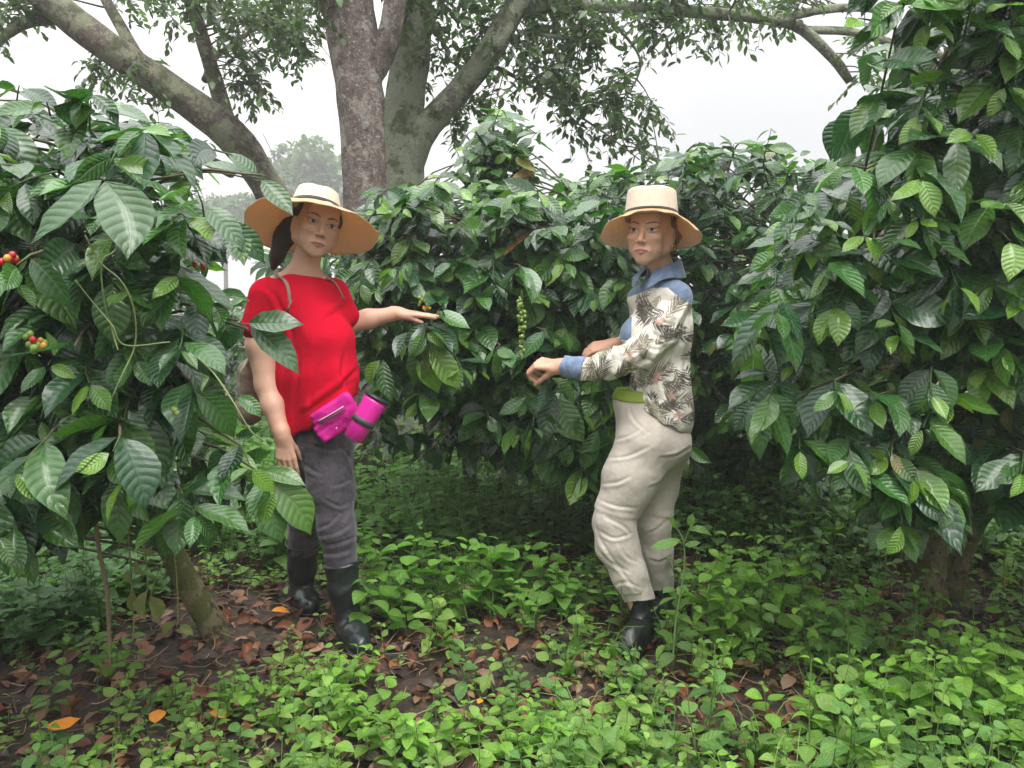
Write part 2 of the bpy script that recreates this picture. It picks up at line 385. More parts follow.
# ================================================================ people (one smooth surface per body or garment)
def smin(a, b, k):
    if k <= 0: return np.minimum(a, b)
    h = np.clip(.5 + .5 * (b - a) / k, 0, 1)
    return b * (1 - h) + a * h - k * h * (1 - h)
class Field:
    """smooth union of tapered limbs and ellipsoids, meshed on a grid that may be finer in places"""
    def __init__(s): s.p = []
    def limb(s, a, b, ra, rb, k=.015, cut=False): s.p.append(('L', np.asarray(a, float), np.asarray(b, float), ra, rb, k, cut)); return s
    def chain(s, pts, rs, k=.015, cut=False):
        for i in range(len(pts) - 1): s.limb(pts[i], pts[i + 1], rs[i], rs[i + 1], k, cut)
        return s
    def ell(s, c, r, R=None, k=.015, cut=False):
        s.p.append(('E', np.asarray(c, float), np.asarray(r, float), np.eye(3) if R is None else R, None, k, cut)); return s
    def plane(s, pt, n, k=.004): s.p.append(('P', np.asarray(pt, float), unit(n), None, None, k, True)); return s
    def bounds(s):
        lo = np.full(3, 1e9); hi = -lo
        for q in s.p:
            if q[6]: continue
            if q[0] == 'L':
                for c, r in ((q[1], q[3]), (q[2], q[4])): lo = np.minimum(lo, c - r); hi = np.maximum(hi, c + r)
            else:
                r = q[2].max(); lo = np.minimum(lo, q[1] - r); hi = np.maximum(hi, q[1] + r)
        return lo - .02, hi + .02
    def grid(s, res=.004, fine=()):
        lo, hi = s.bounds(); ax = []
        for i in range(3):
            v = [lo[i]]
            while v[-1] < hi[i]:
                st = res
                for (flo, fhi, fr) in fine:
                    if flo[i] - .004 <= v[-1] <= fhi[i]: st = min(st, fr)
                v.append(v[-1] + st)
            ax.append(np.array(v))
        return ax
    def eval(s, ax, disp=None):
        D = np.full([len(a) for a in ax], .05, np.float32)
        for q in s.p:
            k = q[5]; mg = .03 + k
            if q[0] == 'P':
                n = q[2]; d = ((ax[0] - q[1][0]) * n[0])[:, None, None] + ((ax[1] - q[1][1]) * n[1])[None, :, None] + ((ax[2] - q[1][2]) * n[2])[None, None, :]
                D = -smin(-D, -d.astype(np.float32), k); continue
            if q[0] == 'L':
                lo = np.minimum(q[1] - q[3], q[2] - q[4]) - mg; hi = np.maximum(q[1] + q[3], q[2] + q[4]) + mg
            else: lo = q[1] - q[2].max() - mg; hi = q[1] + q[2].max() + mg
            sl = tuple(slice(max(0, np.searchsorted(ax[i], lo[i])), np.searchsorted(ax[i], hi[i])) for i in range(3))
            if any(x.start >= x.stop for x in sl): continue
            x = ax[0][sl[0]][:, None, None].astype(np.float32); y = ax[1][sl[1]][None, :, None].astype(np.float32); z = ax[2][sl[2]][None, None, :].astype(np.float32)
            if q[0] == 'L':
                a, b, ra, rb = q[1:5]; ab = b - a; l2 = ab @ ab + 1e-12
                X, Y, Z = x - a[0], y - a[1], z - a[2]
                t = np.clip((X * ab[0] + Y * ab[1] + Z * ab[2]) / l2, 0, 1)
                d = np.sqrt((X - t * ab[0])**2 + (Y - t * ab[1])**2 + (Z - t * ab[2])**2) - (ra + (rb - ra) * t)
            else:
                c, r, R = q[1], q[2], q[3]
                X, Y, Z = x - c[0], y - c[1], z - c[2]
                u = X * R[0, 0] + Y * R[1, 0] + Z * R[2, 0]; v = X * R[0, 1] + Y * R[1, 1] + Z * R[2, 1]; w = X * R[0, 2] + Y * R[1, 2] + Z * R[2, 2]
                k0 = np.sqrt((u / r[0])**2 + (v / r[1])**2 + (w / r[2])**2); k1 = np.sqrt((u / r[0]**2)**2 + (v / r[1]**2)**2 + (w / r[2]**2)**2)
                d = k0 * (k0 - 1) / (k1 + 1e-6)
            if q[6]: D[sl] = -smin(-D[sl], d, k)
            else: D[sl] = smin(D[sl], d, k)
        if disp is not None:
            D = D + disp(ax[0][:, None, None], ax[1][None, :, None], ax[2][None, None, :]).astype(np.float32)
        return D
    def mesh(s, res=.004, fine=(), disp=None, relax=2):
        ax = s.grid(res, fine); D = s.eval(ax, disp)
        ins = D < 0
        c = np.zeros([n - 1 for n in D.shape], np.int8)
        for dx in (0, 1):
            for dy in (0, 1):
                for dz in (0, 1):
                    c += ins[dx:D.shape[0] - 1 + dx, dy:D.shape[1] - 1 + dy, dz:D.shape[2] - 1 + dz]
        act = (c > 0) & (c < 8); ci = np.argwhere(act); idx = np.full(act.shape, -1, np.int64); idx[act] = np.arange(len(ci))
        acc = np.zeros((len(ci), 3)); cnt = np.zeros(len(ci))
        offs = [(0,0,0),(1,0,0),(0,1,0),(1,1,0),(0,0,1),(1,0,1),(0,1,1),(1,1,1)]
        val = [D[ci[:, 0] + o[0], ci[:, 1] + o[1], ci[:, 2] + o[2]] for o in offs]
        pos = [np.stack([ax[j][ci[:, j] + o[j]] for j in range(3)], -1) for o in offs]
        for a, b in ((0,1),(2,3),(4,5),(6,7),(0,2),(1,3),(4,6),(5,7),(0,4),(1,5),(2,6),(3,7)):
            m = (val[a] < 0) != (val[b] < 0); t = val[a] / (val[a] - val[b] + 1e-12)
            p = pos[a] + t[:, None] * (pos[b] - pos[a]); acc[m] += p[m]; cnt[m] += 1
        V = acc / cnt[:, None]
        F = []
        for axn in range(3):
            o = [0, 0, 0]; o[axn] = 1
            a = ins[:ins.shape[0] - o[0], :ins.shape[1] - o[1], :ins.shape[2] - o[2]]; b = ins[o[0]:, o[1]:, o[2]:]
            e = np.argwhere(a != b); sgn = a[e[:, 0], e[:, 1], e[:, 2]]
            u, v = [(1, 2), (2, 0), (0, 1)][axn]
            ok = (e[:, u] > 0) & (e[:, v] > 0); e = e[ok]; sgn = sgn[ok]
            def g(du, dv):
                q = e.copy(); q[:, u] -= du; q[:, v] -= dv
                return idx[q[:, 0], q[:, 1], q[:, 2]]
            f = np.stack([g(1, 1), g(0, 1), g(0, 0), g(1, 0)], -1)
            f[~sgn] = f[~sgn][:, ::-1]; F.append(f)
        F = np.vstack(F); F = F[(F >= 0).all(1)]
        for _ in range(relax):       # light smoothing
            s1 = np.zeros_like(V); c1 = np.zeros(len(V))
            for i in range(4):
                np.add.at(s1, F[:, i], V[F[:, (i + 1) % 4]]); np.add.at(c1, F[:, i], 1)
            V = V * .5 + .5 * s1 / np.maximum(c1, 1)[:, None]
        return V, F
def folds(seed, amp, fx=9, fz=5, n=5):
    """soft cloth wrinkles as a displacement field"""
    r = np.random.default_rng(seed); K = r.normal(size=(n, 3)) * np.array([fx, fx, fz]) ; ph = r.uniform(0, 6.28, n)
    def f(x, y, z):
        s = 0
        for i in range(n):
            w = np.sin(K[i, 0] * x + K[i, 1] * y + K[i, 2] * z + ph[i])
            s = s + np.abs(w) * amp / n * 1.6
        return s
    return f
def frame(fwd, up):
    """columns: x = image-right side when facing us, y = backwards, z = up"""
    z = unit(up); y = -unit(np.asarray(fwd) - np.dot(fwd, z) * z); x = np.cross(y, z)
    return np.stack([x, y, z], 1)

def head(fd, c, R, s=1.0, age=0.):
    """head prims in the local frame: -y is the face, origin between the eyes' depth axis"""
    q = lambda x, y, z: c + R @ (np.array([x, y, z]) * s)
    E = lambda x, y, z, a, b, d, **k: fd.ell(q(x, y, z), np.array([a, b, d]) * s, R, **k)
    E(0, .018, .036, .071, .090, .078, k=.02)
    E(0, -.028, -.018, .057, .060, .078, k=.03)
    fd.limb(q(0, -.061, -.091), q(0, -.050, -.070), .019 * s, .026 * s, k=.02)
    for m in (-1, 1):
        fd.limb(q(.012 * m, -.058, -.088), q(.049 * m, .004, -.052), .016 * s, .017 * s, k=.020)
        fd.limb(q(.052 * m, .004, -.050), q(.058 * m, .012, -.01), .018 * s, .018 * s, k=.025)
        E(.039 * m, -.062, -.024, .020, .020, .017, k=.016)          # cheek
        fd.limb(q(.044 * m, -.071, .017), q(.012 * m, -.081, .014), .0085 * s, .009 * s, k=.012)   # brow ridge
    E(0, -.066, .045, .048, .022, .030, k=.02)                       # forehead
    for m in (-1, 1):
        fd.ell(q(.031 * m, -.096, -.001), np.array([.018, .015, .0105]) * s, R, k=.010, cut=True)  # socket
        fd.ell(q(.031 * m, -.0715, -.001), np.array([.0155, .0125, .0120]) * s, R, k=.002)              # eyeball
        # lids
        for t0, t1 in ((-1, -.4), (-.4, .25), (.25, 1)):
            f = lambda t, up: q((.031 + .0165 * t) * m, -.0845 + .0055 * abs(t)**1.6, -.001 + up * (.0068 if up > 0 else .0062) * (1 - t * t) )
            fd.limb(f(t0, 1), f(t1, 1), .0033 * s, .0033 * s, k=.004)
            fd.limb(f(t0, -1), f(t1, -1), .0026 * s, .0026 * s, k=.005)
    # nose
    fd.limb(q(0, -.082, .006), q(0, -.1035, -.035), .0068 * s, .0090 * s, k=.010)
    for m in (-1, 1): E(.0118 * m, -.0945, -.0395, .0072, .0085, .0062, k=.006)
    fd.limb(q(.006, -.1, -.0455), q(.008, -.094, -.0455), .0022 * s, .0024 * s, k=.002, cut=True)
    fd.limb(q(-.006, -.1, -.0455), q(-.008, -.094, -.0455), .0022 * s, .0024 * s, k=.002, cut=True)
    # mouth area, lips
    E(0, -.073, -.068, .028, .017, .020, k=.014)
    for m in (-1, 1):
        fd.limb(q(.004 * m, -.0905, -.0640), q(.0245 * m, -.0795, -.0680), .0040 * s, .0018 * s, k=.005)
        fd.limb(q(0, -.0895, -.0745), q(.0195 * m, -.0810, -.0710), .0048 * s, .0024 * s, k=.005)
        fd.limb(q(0, -.0955, -.0690), q(.025 * m, -.0845, -.0692), .0012 * s, .0010 * s, k=.002, cut=True)
        fd.limb(q(.024 * m, -.087, -.040), q(.031 * m, -.078, -.060), .0006 * s, .0004 * s, k=.004, cut=True)  # nasolabial
    for m in (-1, 1): E(.037 * m, -.045, -.052, .018, .020, .022, k=.020)      # soft of the cheek
    # ears
    for m in (-1, 1):
        E(.074 * m, .014, -.010, .007, .017, .030, k=.006)
        fd.ell(q(.082 * m, .010, -.006), np.array([.005, .009, .016]) * s, R, k=.004, cut=True)
        E(.072 * m, .008, -.036, .006, .008, .009, k=.005)
def face_tint(V, c, R, skin, lip, brow, iris, s=1.0, stubble=None):
    p = (V - c) @ R / s; x, y, z = p[:, 0], p[:, 1], p[:, 2]
    C = np.tile(np.array(skin, float), (len(V), 1)); fr = (y < -.045) & (np.abs(x) < .08) & (np.abs(z) < .1)
    def blend(w, col): 
        nonlocal C
        w = (np.clip(w, 0, 1) * fr)[:, None]; C = C * (1 - w) + np.array(col) * w
    ax = np.abs(x)
    # natural redness of cheeks and nose
    blend(.35 * np.exp(-(((ax - .038) / .016)**2 + ((z + .030) / .016)**2)), (skin[0] * 1.05, skin[1] * .72, skin[2] * .68))
    blend(.35 * np.exp(-((x / .012)**2 + ((z + .037) / .012)**2)), (skin[0] * 1.05, skin[1] * .75, skin[2] * .7))
    zl = -.0690 - .0003
    top = .0080 * np.clip(1 - (ax / .0265)**1.5, 0, 1) - .0015 * np.exp(-(x / .004)**2); bot = .0095 * np.clip(1 - (ax / .0245)**2, 0, 1)
    dz = z - zl
    blend(np.where((dz < top) & (dz > -bot) & (y < -.074), 1., 0), lip)
    blend(np.where((np.abs(dz) < .0013) & (ax < .0225) & (y < -.074), .8, 0), tuple(v * .35 for v in lip))
    # brows
    bz = .0185 + .006 * np.sin(np.clip((ax - .012) / .036, 0, 1) * 2.4); bw = .0032 * np.clip(1.25 - np.abs(ax - .026) / .028, 0, 1)
    blend(np.where((np.abs(z - bz) < bw) & (ax > .011) & (ax < .051), .8, 0), brow)
    # eyes
    ex = (ax - .031) / .0150; ez = z + .001
    al = np.clip(1 - ex**2, 0, 1)
    eye = (np.abs(ex) < 1) & (ez < .0056 * al) & (ez > -.0048 * al) & (y < -.06)
    blend(np.where(eye, 1., 0), (.52, .48, .46))
    lookx = ax - .031
    d = np.hypot(lookx, ez - .0006)
    blend(np.where(eye & (d < .0062), 1., 0), iris); blend(np.where(eye & (d < .0030), 1., 0), (.01, .01, .01))
    lash = (np.abs(ex) < 1.12) & (ez < .0056 * al + .0026) & (ez > .0056 * al - .0002) & (y < -.06)
    blend(np.where(lash, .85, 0), (.03, .018, .014))
    lash = (np.abs(ex) < 1.05) & (ez > -.0048 * al - .0014) & (ez < -.0048 * al) & (y < -.06)
    blend(np.where(lash, .45, 0), (.08, .04, .035))
    # nostrils
    return C
def vnormals(V, F):
    a = V[F[:, 2]] - V[F[:, 0]]; b = V[F[:, 3]] - V[F[:, 1]]; n = np.cross(a, b); o = np.zeros_like(V)
    for i in range(4): np.add.at(o, F[:, i], n)
    return o / (np.linalg.norm(o, axis=1)[:, None] + 1e-12)
def crease(V, F, lines, w=2.2, depth=.006):
    """press cloth creases into the side that faces the path; lines are traced folds"""
    n = vnormals(V, F); x, y = proj(V); view = V - np.array([0, 0, H]); front = np.clip(-(n * view).sum(1) / np.linalg.norm(view, axis=1) * 3, 0, 1)
    d = np.zeros(len(V))
    for ln in lines:
        q = smooth_path(np.array(ln, float), 14); best = np.full(len(V), 1e9); par = np.zeros(len(V)); sg = np.zeros(len(V))
        for i in range(len(q) - 1):
            a, b = q[i], q[i + 1]; ab = b - a; t = np.clip(((x - a[0]) * ab[0] + (y - a[1]) * ab[1]) / (ab @ ab + 1e-9), 0, 1)
            ex, ey = x - a[0] - t * ab[0], y - a[1] - t * ab[1]; dd = np.hypot(ex, ey); m = dd < best
            best[m] = dd[m]; par[m] = (i + t[m]) / (len(q) - 1); sg[m] = np.sign(ab[0] * ey - ab[1] * ex)[m]
        e = np.sin(np.pi * np.clip(par * .92 + .04, 0, 1)) ** .6; sd = best * sg / w
        d += e * (-np.exp(-sd ** 2) + .75 * np.exp(-(sd - 2.) ** 2 / 1.6))
    return V + n * (d * front * depth)[:, None]
def drape(pts, V, off=.004, n=40, tail=None):
    """lay a band along the front of a garment"""
    x, y = proj(V); q = smooth_path(np.array(pts, float), n); out_ = []
    for (a, b_) in q:
        k = (x - a) ** 2 + (y - b_) ** 2 < 9
        out_.append(V[k][:, 1].min() - off if k.any() else (out_[-1] if out_ else V[:, 1].mean()))
    Yq = np.array(out_)
    for _ in range(3): Yq = np.convolve(np.pad(Yq, 2, 'edge'), np.ones(5) / 5, 'valid')
    return np.array([P(a, b_, yy) for (a, b_), yy in zip(q, Yq)])
def hand(fd, wrist, d, palm_n, side, size=.185, curl=(.35,) * 4, spread=.1, thumb=(.6, .5, .35), wr=.024, tn=.35):
    """d: wrist->knuckles, palm_n: out of the palm, side: towards the thumb"""
    d = unit(d); n = unit(palm_n - np.dot(palm_n, d) * d); sd = unit(side - np.dot(side, d) * d - np.dot(side, n) * n); s = size / .185
    W = np.asarray(wrist, float)
    kn = []; F_ = 1.14
    for i, (o, f) in enumerate(((.030, .088), (.010, .092), (-.010, .087), (-.029, .078))):
        K = W + d * f * s + sd * o * s; kn.append(K)
        fd.limb(W + sd * o * .55 * s + d * .012 * s, K, .0145 * s, .0105 * s, k=.012)
    fd.limb(W + n * .006 * s + sd * .016 * s + d * .03 * s, W + n * .004 * s - sd * .012 * s + d * .05 * s, .016 * s, .014 * s, k=.012)
    fd.limb(W - d * .02 * s, W + d * .02 * s, wr, .021 * s, k=.015)
    Ls = ((.040, .024, .020), (.044, .028, .021), (.041, .026, .020), (.032, .020, .018))
    for i in range(4):
        a = 0; p = kn[i]; ang = spread * (1.2 - i * .8)
        base = unit(d + sd * ang)
        c = curl[i]; r = (.0092, .0094, .0090, .0078)[i] * s * F_
        for j, l in enumerate(Ls[i]):
            a += c * (1.0, 1.25, .8)[j]
            dr = base * math.cos(a) + n * math.sin(a); q = p + dr * l * s
            fd.limb(p, q, r, r * (.90 if j < 2 else .78), k=.0022); p = q; r *= .92
    t0, t1, t2 = thumb
    p = W + d * .018 * s + sd * .020 * s + n * .006 * s
    dr = unit(d * .65 + sd * t0 + n * tn); q = p + dr * .042 * s; fd.limb(p, q, .015 * s, .0118 * s, k=.012); p = q
    dr = unit(dr + n * t1 + d * .35); q = p + dr * .032 * s; fd.limb(p, q, .0112 * s, .0098 * s, k=.004); p = q
    dr = unit(dr + n * t2 * .6 + d * .3); q = p + dr * .025 * s; fd.limb(p, q, .0098 * s, .0078 * s, k=.003)
    return kn

# ---- skin, cloth and straw materials
def skin_mat(name):
    m, nt, b, out = new_mat(name)
    at = N(nt, 'ShaderNodeAttribute', attribute_name='tint').outputs['Color']; oc = texco(nt)
    n1 = noise(nt, oc, 28, 4).outputs[0]
    L(nt, mixc(nt, n1, mixc(nt, 1.0, at, (.90, .86, .84), 'MULTIPLY'), mixc(nt, 1.0, at, (1.08, 1.05, 1.03), 'MULTIPLY')), b.inputs['Base Color'])
    b.inputs['Roughness'].default_value = .46; b.inputs['Subsurface Weight'].default_value = .12
    b.inputs['Subsurface Radius'].default_value = (.012, .005, .003); b.inputs['Subsurface Scale'].default_value = .6
    b.inputs['Specular IOR Level'].default_value = .4
    L(nt, bump(nt, noise(nt, oc, 260, 3).outputs[0], .0005), b.inputs['Normal'])
    return m
def straw_mat(name, col, under=False):
    m, nt, b, out = new_mat(name); oc = texco(nt)
    w1 = N(nt, 'ShaderNodeTexWave', i_Scale=130., i_Distortion=.6); w1.wave_type = 'RINGS'; w1.rings_direction = 'SPHERICAL'; L(nt, oc, w1.inputs['Vector'])
    n1 = noise(nt, oc, 70, 4).outputs[0]; n2 = noise(nt, oc, 8, 3).outputs[0]
    c = mixc(nt, n1, tuple(x * .82 for x in col), tuple(min(1, x * 1.12) for x in col))
    c = mixc(nt, mth(nt, 'MULTIPLY', w1.outputs['Fac'], .16), c, tuple(x * .7 for x in col))
    c = mixc(nt, mth(nt, 'MULTIPLY', n2, .3), c, (col[0] * .9, col[1] * .75, col[2] * .6))
    L(nt, c, b.inputs['Base Color']); b.inputs['Roughness'].default_value = .75; b.inputs['Specular IOR Level'].default_value = .25
    nr = bump(nt, w1.outputs['Fac'], .0005)
    vw = N(nt, 'ShaderNodeTexVoronoi', i_Scale=230.); L(nt, oc, vw.inputs['Vector']); nr = bump(nt, vw.outputs['Distance'], .0016, 1, nr)
    L(nt, bump(nt, n1, .002, 1, nr), b.inputs['Normal'])
    tr = nt.nodes.new('ShaderNodeBsdfTranslucent'); L(nt, mixc(nt, 1., c, (1.1, .85, .58), 'MULTIPLY'), tr.inputs[0])
    mx = nt.nodes.new('ShaderNodeMixShader'); mx.inputs[0].default_value = .27
    L(nt, b.outputs[0], mx.inputs[1]); L(nt, tr.outputs[0], mx.inputs[2]); L(nt, mx.outputs[0], out.inputs[0])
    return m
def hair_mat(name, col):
    m, nt, b, out = new_mat(name); oc = mapping(nt, texco(nt), (1, 1, .12))
    n1 = noise(nt, oc, 220, 3, .6).outputs[0]
    L(nt, ramp(nt, n1, [(.3, tuple(x * .4 for x in col)), (.7, tuple(min(1, x * 1.7) for x in col))]).outputs[0], b.inputs['Base Color'])
    b.inputs['Roughness'].default_value = .42; L(nt, bump(nt, n1, .004), b.inputs['Normal'])
    return m
def hat(parent, c, R, crown_r, crown_h, R0, droop, mat, band_mat, under_mat=None, band_h=.022, pinch=0., top_round=.5, edge=None, oval=1.1, taper=.10):
    """a woven hat: R columns x (right), y (back), z (up); droop(angle)->drop of the rim; angle 0 = image right, 90 = back"""
    na = 96; an = np.linspace(0, 2 * np.pi, na, endpoint=False); ca, sa2 = np.cos(an), np.sin(an)
    prof = []   # crown: (radius factor, height)
    hs_ = np.linspace(0, 1, 9)
    for h in hs_: prof.append((crown_r * (1 - taper * h ** 1.3), crown_h * h * .86))
    for k in range(1, 9):
        f = k / 8 * math.pi / 2; rr = crown_r * (1 - taper)
        prof.append((rr * (1 - top_round + top_round * math.cos(f)) if k < 8 else rr * (1 - top_round), crown_h * (.86 + .14 * math.sin(f))))
    rows = [(r, h) for r, h in prof] + [(prof[-1][0] * f, crown_h * (1.0 - pinch * (1 - f))) for f in (.75, .5, .25, .02)]
    V = []
    for (r, h) in rows:
        wob = 1 + .018 * np.sin(2 * an + .7) * h / crown_h + .010 * np.sin(5 * an + 2)
        x_, y_ = r * ca * wob, r * oval * sa2 * wob
        V.append(np.stack([x_, y_, h - .016 * np.exp(-(x_ / .022) ** 2) * np.clip((h / crown_h - .8) * 5, 0, 1) * np.exp(-((y_ + .02) / .07) ** 2)], -1))
    V = np.array(V)
    def shell(V, th, closed_top=False):
        nr = len(V); a = V.reshape(-1, 3)
        # inner copy slightly offset
        g0 = np.gradient(V, axis=0); g1 = (np.roll(V, -1, 1) - np.roll(V, 1, 1))
        nn = np.cross(g1, g0); nn /= np.linalg.norm(nn, axis=2)[..., None] + 1e-9
        b_ = (V - nn * th).reshape(-1, 3); k = len(a)
        i = np.arange(nr - 1)[:, None] * na + np.arange(na)[None]; j = np.arange(nr - 1)[:, None] * na + (np.arange(na)[None] + 1) % na
        f = np.stack([i, j, j + na, i + na], -1).reshape(-1, 4)
        e0 = np.arange(na); e1 = (e0 + 1) % na
        rim0 = np.stack([e1, e0, e0 + k, e1 + k], -1); l = (nr - 1) * na
        rim1 = np.stack([l + e0, l + e1, l + e1 + k, l + e0 + k], -1)
        return np.vstack([a, b_]), np.vstack([f, (f + k)[:, ::-1], rim0, rim1]), len(f)
    vv, ff, nf = shell(V, .002)
    hatv = c + vv @ R.T
    h = mesh_obj('hat', hatv, ff, mat, parent)
    # brim
    nr = 20; V = []
    for q in np.linspace(0, 1, nr):
        ro = R0 if edge is None else R0 * edge(an)
        r = crown_r * 1.0 + (ro - crown_r) * q
        z = -droop(an) * q ** 1.6 + .012 * math.exp(-q * 9) + (.004 * np.sin(an * 5 + 1) + .003 * np.sin(an * 8 + 2.2) + .0015 * np.sin(an * 17)) * q ** 2
        V.append(np.stack([r * ca, (crown_r * (oval - 1) * (1 - q) + r) * sa2, z + .001], -1))
    vv, ff, nf = shell(np.array(V), .0025)
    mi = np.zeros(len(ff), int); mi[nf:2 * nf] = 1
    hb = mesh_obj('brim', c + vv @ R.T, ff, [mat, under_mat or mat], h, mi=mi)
    V = []
    for r, z in ((1.004, .012), (1.030, .012), (1.032, .012 + band_h), (1.004, .0125 + band_h)):
        f = (z / crown_h / .86) ** 1.3 * taper
        V.append(np.stack([crown_r * (r - f) * ca, crown_r * oval * (r - f) * sa2, np.full(na, z)], -1))
    V.append(V[0]); vv = np.array(V); vv = vv.reshape(-1, 3)
    i = np.arange(4)[:, None] * na + np.arange(na)[None]; j = np.arange(4)[:, None] * na + (np.arange(na)[None] + 1) % na
    mesh_obj('band', c + vv @ R.T, np.stack([i, j, j + na, i + na], -1).reshape(-1, 4), band_mat, h)
    return h
def boot(parent, pts, rs, toe, heel, mat, top_r, toe_w=.043, rim=True):
    """rubber boot: shaft along pts, foot from heel to toe"""
    f = Field(); f.chain(pts, rs, k=.02)
    a = np.asarray(pts[-1], float); toe = np.asarray(toe, float); heel = np.asarray(heel, float)
    d = unit(toe - heel)
    f.limb(heel + UP * .035, toe + UP * .028 - d * .03, .038, .036, k=.03)
    f.limb(heel + d * .11 + UP * .045, toe + UP * .03 - d * .045, .045, toe_w, k=.03)
    f.limb(a, heel + UP * .045, rs[-1], .040, k=.03)
    f.limb(a, heel + d * .12 + UP * .05, rs[-1] * .9, .042, k=.04)
    f.plane(heel * [1, 1, 0] + [0, 0, min(heel[2], toe[2])], -UP, k=.003)
    top = np.asarray(pts[0], float); tn = unit(np.asarray(pts[0], float) - pts[1])
    f.plane(top, tn, k=.006)
    V, F = f.mesh(.0045, disp=folds(5, .006, 28, 60), relax=2)
    b = mesh_obj('boot', V, F, mat, parent)
    if not rim: rs = [r - .01 for r in rs]
    t = Tubes(); t1 = unit(np.cross(tn, [0, 1, 0])); t2 = np.cross(tn, t1); an = np.linspace(0, 2 * np.pi, 33)
    t.add([top - tn * .012 + (t1 * math.cos(q) + t2 * math.sin(q)) * (rs[0] - .002) for q in an], .0028, 6); t.build('boot_rim', mat, b)
    s = Field(); z0 = min(heel[2], toe[2])
    hz = np.array([1, 1, 0.]); s.chain([heel * hz + UP * (z0 + .008), (heel + d * .1) * hz + UP * (z0 + .008), (toe - d * .045) * hz + UP * (z0 + .008)], [.037, .036, .045], k=.02)
    s.plane([0, 0, z0 + .014], UP, k=.002); s.plane([0, 0, z0 - .006], -UP, k=.002)
    V, F = s.mesh(.005, relax=1); mesh_obj('sole', V, F, mat, b)
    return b
